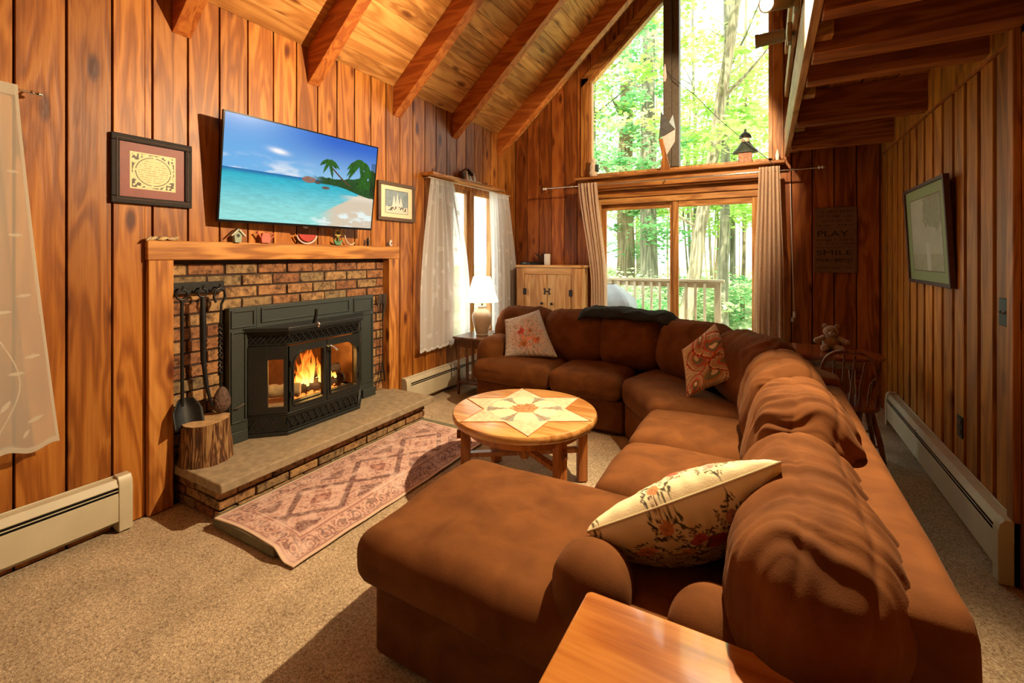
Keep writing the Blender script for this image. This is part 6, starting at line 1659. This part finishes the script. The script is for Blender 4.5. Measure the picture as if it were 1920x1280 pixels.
# ------------------------------------------------------------------ spotlights on the loft rail
M['olive'] = plain('olive_metal', (.26, .21, .11), .5, metal=.1, noise=.1)
def spot(label, y, z, lit_e, aim, tip):
    g = thing('spotlight', label, 'lamp', (.10, y, z))
    a = Vector((.13, y, z)); d = Vector(aim).normalized(); hd = a + d * .20
    MB().box(.135, .164, y - .045, y + .045, z - .07, z + .07).build('mount', M['olive'], g, bevel=.006)
    e = a + Vector((-.005, 0, 0))
    mb = MB(); mb.lathe([(.030, 0), (.045, .008), (.046, .03), (.046, .17), (.050, .185), (.050, .20), (.044, .2), (.042, .19)], tuple(e), 28, axis=tuple(d)); mb.build('housing', M['olive'], g)
    MB().lathe([(.040, .1905), (.036, .200), (.018, .208), (.002, .210)], tuple(e), 24, axis=tuple(d)).build('bulb', plain('spot_bulb' + str(y), (1, 1, 1), .4, emit=(1, .86, .66), estr=tip), g)
    p = e + d * .33
    return p
p1 = spot('lit cylindrical spotlight on the loft rail, glowing at the picture top', 3.02, 2.905, 1, (-.62, -.72, -.30), 14)
p2 = spot('olive cylindrical spotlight pointing out from the loft rail before the gable window', 3.92, 3.085, 1, (-1, .0, -.04), 8)
def aim(o, d): o.rotation_euler = Vector(d).to_track_quat('-Z', 'Y').to_euler()
aim(lamp('SPOT', tuple(p1), 680, (1.0, .76, .46), .03, spot_size=R(166), spot_blend=.45), (-.48, -.84, -.30))
aim(lamp('SPOT', tuple(p2), 210, (1.0, .76, .46), .03, spot_size=R(92), spot_blend=.25), (-.5, .85, -.4))  # added beam, turned from its housing to brighten the far wall and curtain

# ------------------------------------------------------------------ outside: deck, grill, woods
M['deckwd'] = wood('pale_deck', (0.5, 0.38, 0.24), (0.66, 0.53, 0.36), (0.78, 0.66, 0.48), 'x', rough=.7, knots=.3)
M['deckwz'] = wood('pale_deck_z', (0.5, 0.38, 0.24), (0.66, 0.53, 0.36), (0.78, 0.66, 0.48), 'z', rough=.7, knots=.3)
mb = MB()
for k in range(15): mb.box(-4.6, -.55, 5.72 + .14 * k, 5.72 + .14 * k + .134, -.12, -.085)
mb.build('deck', M['deckwd'], kind='structure', bevel=.003)
g = thing('deck_railing', 'pale wooden deck railing with slim balusters beyond the sliding door', 'railing', (-2.5, 7.67, -.08))
MB().box(-4.6, -.56, 7.60, 7.74, 1.045, 1.085).build('cap_rail', M['deckwd'], g, bevel=.006)
MB().box(-4.6, -.66, 7.66, 7.70, .955, 1.044).box(-4.6, -.66, 7.66, 7.70, -.02, .05).build('rail', M['deckwd'], g, bevel=.004)
x = -4.5; k = 0
while x < -.75:
    MB().box(x, x + .038, 7.62, 7.659, -.04, 1.03).build('baluster', M['deckwz'], g, bevel=.003); x += .135
for x in (-.655, -2.6, -4.55): MB().box(x - .045, x + .045, 7.64, 7.73, -.12, 1.044).build('post', M['deckwz'], g, bevel=.004)
g = thing('covered_grill', 'grey fabric-covered barbecue grill standing on the deck', 'grill', (-2.14, 6.95, -.085))
def cov(u, v):
    a = 2 * math.pi * u; c, s_ = math.cos(a), math.sin(a); k = 1 if v < .72 else max(0.0, 1 - ((v - .72) / .28) ** 1.6)
    hx, hy = (.46 - .10 * v), (.30 - .05 * v); x = hx * math.copysign(abs(c) ** .35, c) * (.25 + .75 * k if v >= .72 else 1); y = hy * math.copysign(abs(s_) ** .35, s_) * (.25 + .75 * k if v >= .72 else 1)
    w = 1 + .03 * math.sin(a * 13 + v * 3) * (1 - v)
    return (-2.14 + x * w, 6.95 + y * w, -.083 + 1.13 * (v if v < .72 else .72 + (v - .72) * .9))
MB().grid(cov, 90, 24).build('fabric_cover', plain('grill_cover', (.30, .31, .34), .8, noise=.15, nscale=5), g)
MB().box(-2.44, -1.86, 6.75, 7.15, -.084, .3).build('cart', M['black'], g)

# ground
def gr(u, v):
    x = -45 + 70 * u; y = 5.6 + 65 * v
    return (x, y, -.75 + .35 * mn.noise(Vector((x * .12, y * .12, 1))) * min(1, (y - 5) / 6) + .010 * (y - 6))
m, nt, b = newmat('forest_floor'); tc = N(nt, 'ShaderNodeTexCoord'); nz = N(nt, 'ShaderNodeTexNoise'); nz.inputs['Scale'].default_value = 1.3; nz.inputs['Detail'].default_value = 8
L(nt, tc.outputs['Object'], nz.inputs['Vector']); r = ramp(nt, [(.35, (.10, .16, .04)), (.5, (.30, .36, .12)), (.62, (.55, .52, .30))]); L(nt, nz.outputs['Fac'], r.inputs[0]); L(nt, r.outputs[0], b.inputs['Base Color']); b.inputs['Roughness'].default_value = 1
MB().grid(gr, 80, 80).build('ground', m, kind='structure')

def leaf_mat(name, c0, c1, tr=.5):
    m, nt, b = newmat(name); nt.nodes.remove(b)
    tc = N(nt, 'ShaderNodeTexCoord'); nz = N(nt, 'ShaderNodeTexNoise'); nz.inputs['Scale'].default_value = 2.2; nz.inputs['Detail'].default_value = 4
    L(nt, tc.outputs['Object'], nz.inputs['Vector'])
    r = ramp(nt, [(.35, c0), (.65, c1)]); L(nt, nz.outputs['Fac'], r.inputs[0])
    df = N(nt, 'ShaderNodeBsdfDiffuse'); tl = N(nt, 'ShaderNodeBsdfTranslucent'); L(nt, r.outputs[0], df.inputs[0]); L(nt, r.outputs[0], tl.inputs[0])
    m1 = N(nt, 'ShaderNodeMixShader'); m1.inputs[0].default_value = tr; L(nt, df.outputs[0], m1.inputs[1]); L(nt, tl.outputs[0], m1.inputs[2])
    L(nt, m1.outputs[0], nt.nodes['Material Output'].inputs[0]); return m
LM = [leaf_mat('leaf_bright', (.30, .52, .10), (.62, .78, .28)), leaf_mat('leaf_mid', (.14, .40, .16), (.36, .62, .30)), leaf_mat('leaf_pale', (.52, .68, .38), (.82, .88, .62))]
M['trunkg'] = wood('grey_bark', (0.09, 0.085, 0.06), (0.20, 0.19, 0.13), (0.34, 0.32, 0.23), 'z', rough=.95, knots=0, gscale=.6, bump=.8)
M['trunkb'] = wood('brown_bark', (0.11, 0.09, 0.05), (0.25, 0.19, 0.11), (0.38, 0.30, 0.19), 'z', rough=.95, knots=0, gscale=.6, bump=.8)
M['trunkp'] = wood('pale_bark', (0.12, 0.10, 0.06), (0.28, 0.24, 0.15), (0.42, 0.37, 0.26), 'z', rough=.95, knots=0, gscale=.6, bump=.8)
def foliage_mesh(name, seed, n, cl, R0, z0, z1, size, mat):
    rs = np.random.RandomState(seed)
    cen = np.stack([rs.uniform(-1, 1, cl), rs.uniform(-1, 1, cl), rs.uniform(0, 1, cl)], -1)
    rad = (.35 + .65 * np.sin(np.pi * (.15 + .8 * cen[:, 2])))
    cen[:, 0] *= R0 * rad; cen[:, 1] *= R0 * rad; cen[:, 2] = z0 + (z1 - z0) * cen[:, 2]
    k = rs.randint(0, cl, n); s = rs.uniform(.35, .9, cl)[k][:, None]
    p = cen[k] + rs.normal(0, 1, (n, 3)) * s * np.array([.55, .55, .22])
    a = rs.uniform(0, 2 * np.pi, n); t = rs.uniform(-.9, .9, n)
    u = np.stack([np.cos(a), np.sin(a), rs.uniform(-.3, .3, n)], -1); w = np.stack([-np.sin(a) * np.cos(t), np.cos(a) * np.cos(t), np.sin(t)], -1)
    sz = rs.uniform(.6, 1.3, n)[:, None] * size
    V = np.stack([p - u * sz, p + w * sz * .55, p + u * sz, p - w * sz * .55], 1).reshape(-1, 3)
    me = bpy.data.meshes.new(name); me.vertices.add(len(V)); me.vertices.foreach_set('co', V.ravel().astype(np.float32))
    me.loops.add(n * 4); me.loops.foreach_set('vertex_index', np.arange(n * 4)); me.polygons.add(n)
    me.polygons.foreach_set('loop_start', np.arange(n) * 4); me.update(calc_edges=True); me.validate(); me.materials.append(mat)
    return me
FM = [foliage_mesh('foliage', 1, 3600, 26, 1.9, 3.0, 9.5, .085, LM[0]), foliage_mesh('foliage', 2, 3600, 26, 1.8, 2.2, 9.0, .085, LM[1]), foliage_mesh('foliage', 3, 3200, 24, 2.1, 2.6, 10.0, .085, LM[2]),
      foliage_mesh('foliage', 4, 2600, 16, 1.3, .1, 1.9, .07, LM[1]), foliage_mesh('foliage', 5, 2600, 16, 1.3, .1, 1.7, .07, LM[2])]
def tree(x, y, r, h_, lean, fm, bm_, label, fs=1.0, frot=0, name='tree', fz=0):
    zg = -.8
    g = thing(name, label, 'tree', (x, y, zg), 'woodland trees beyond the deck')
    if r:
        rg = random.Random(int(x * 100 + y * 10)); n = 10; pts = []; rs = []
        for i in range(n + 1):
            t = i / n; pts.append((x + lean[0] * t * h_ + rg.uniform(-.03, .03), y + lean[1] * t * h_, zg + h_ * t)); rs.append(r * (1 - .5 * t) * (1.25 if i == 0 else 1))
        MB().tube(pts, rs, 14).build('trunk', bm_, g)
        mb = MB()
        for k in range(5):
            t = rg.uniform(.35, .9); i = int(t * n); p = Vector(pts[i]); a = rg.uniform(0, 6.28); ln = rg.uniform(.8, 2.0)
            mb.tube([p, p + Vector((math.cos(a) * ln * .5, math.sin(a) * ln * .5, ln * .35)), p + Vector((math.cos(a) * ln, math.sin(a) * ln, ln * .8))], [r * .28, r * .18, r * .06], 6)
        mb.build('branches', bm_, g)
    if fm is not None:
        f = bpy.data.objects.new('foliage', fm); COL.objects.link(f); f.parent = g; f.scale = (fs, fs, fs); f.rotation_euler = (0, 0, frot); f.location = (lean[0] * h_ * .6, lean[1] * h_ * .6, fz)
    return g
tree(-3.10, 14.0, .28, 12, (.0, 0), FM[1], M['trunkg'], 'thick grey-barked trunk seen through the left door panel and gable pane', frot=1, fz=.5)
tree(-4.60, 17.0, .36, 12, (.0, 0), FM[1], M['trunkb'], 'broad brown mottled trunk left of the thick grey one', frot=2)
tree(-1.72, 11.0, .165, 9.5, (.150, 0), FM[0], M['trunkp'], 'pale leaning trunk crossing the right door panel', frot=3, fz=1.2)
tree(-1.00, 13.2, .15, 10, (.01, 0), FM[0], M['trunkg'], 'dark straight trunk just right of the leaning one', frot=4, fs=.9)
rg = random.Random(21)
def ordn(k): return ['first','second','third','fourth','fifth','sixth','seventh','eighth','ninth','tenth','eleventh','twelfth','thirteenth','fourteenth','fifteenth','sixteenth','seventeenth','eighteenth','nineteenth','twentieth','twenty-first','twenty-second','twenty-third','twenty-fourth','twenty-fifth','twenty-sixth','twenty-seventh','twenty-eighth','twenty-ninth','thirtieth'][k]
tl = []
for k in range(22):
    y = rg.uniform(14.5, 30); x = rg.uniform(-.58, .08) * y
    if abs(x / y + .22) < .03 and y < 17: x += 1.2
    tl.append((x / y, x, y))
tl.sort()
BK = [('grey', M['trunkg']), ('pale', M['trunkp']), ('brown', M['trunkb'])]
for k, (q, x, y) in enumerate(tl):
    nm, bm_ = rg.choice(BK)
    tree(x, y, rg.uniform(.05, .13), rg.uniform(8, 12), (rg.uniform(-.05, .05), 0), FM[rg.choice([0, 0, 1, 2, 2])], bm_, 'slim %s-barked leafy tree, %s from the left in the sunlit wood' % (nm, ordn(k)), fs=rg.uniform(.75, 1.1), frot=rg.uniform(0, 6), fz=.6)
sl = sorted([(rg.uniform(-.26, .06), rg.uniform(16, 32)) for k in range(30)])
for k, (q, y) in enumerate(sl):
    x = q * y; nm, bm_ = rg.choice(BK)
    g = thing('sapling', 'bare %s sapling trunk, %s from the left behind the deck' % (nm, ordn(k)), 'tree', (x, y, -.8), 'bare saplings in the wood'); rr_ = rg.uniform(.03, .075)
    MB().tube([(x, y, -.8), (x + rg.uniform(-.3, .3), y, 3), (x + rg.uniform(-.5, .5), y, 8)], [rr_, rr_ * .8, rr_ * .4], 8).build('trunk', bm_, g)
ul = []
for k in range(16):
    y = rg.uniform(10.5, 20); x = rg.uniform(-.5, .08) * y
    if y < 13 and x > -1.8: y += 5
    ul.append((x / y, x, y))
ul.sort()
for k, (q, x, y) in enumerate(ul):
    tree(x, y, 0, 1, (0, 0), FM[rg.choice([3, 4])], None, 'low leafy shrub, %s from the left beyond the deck rail' % ordn(k), fs=rg.uniform(.6, 1.0), frot=rg.uniform(0, 6), name='shrub')
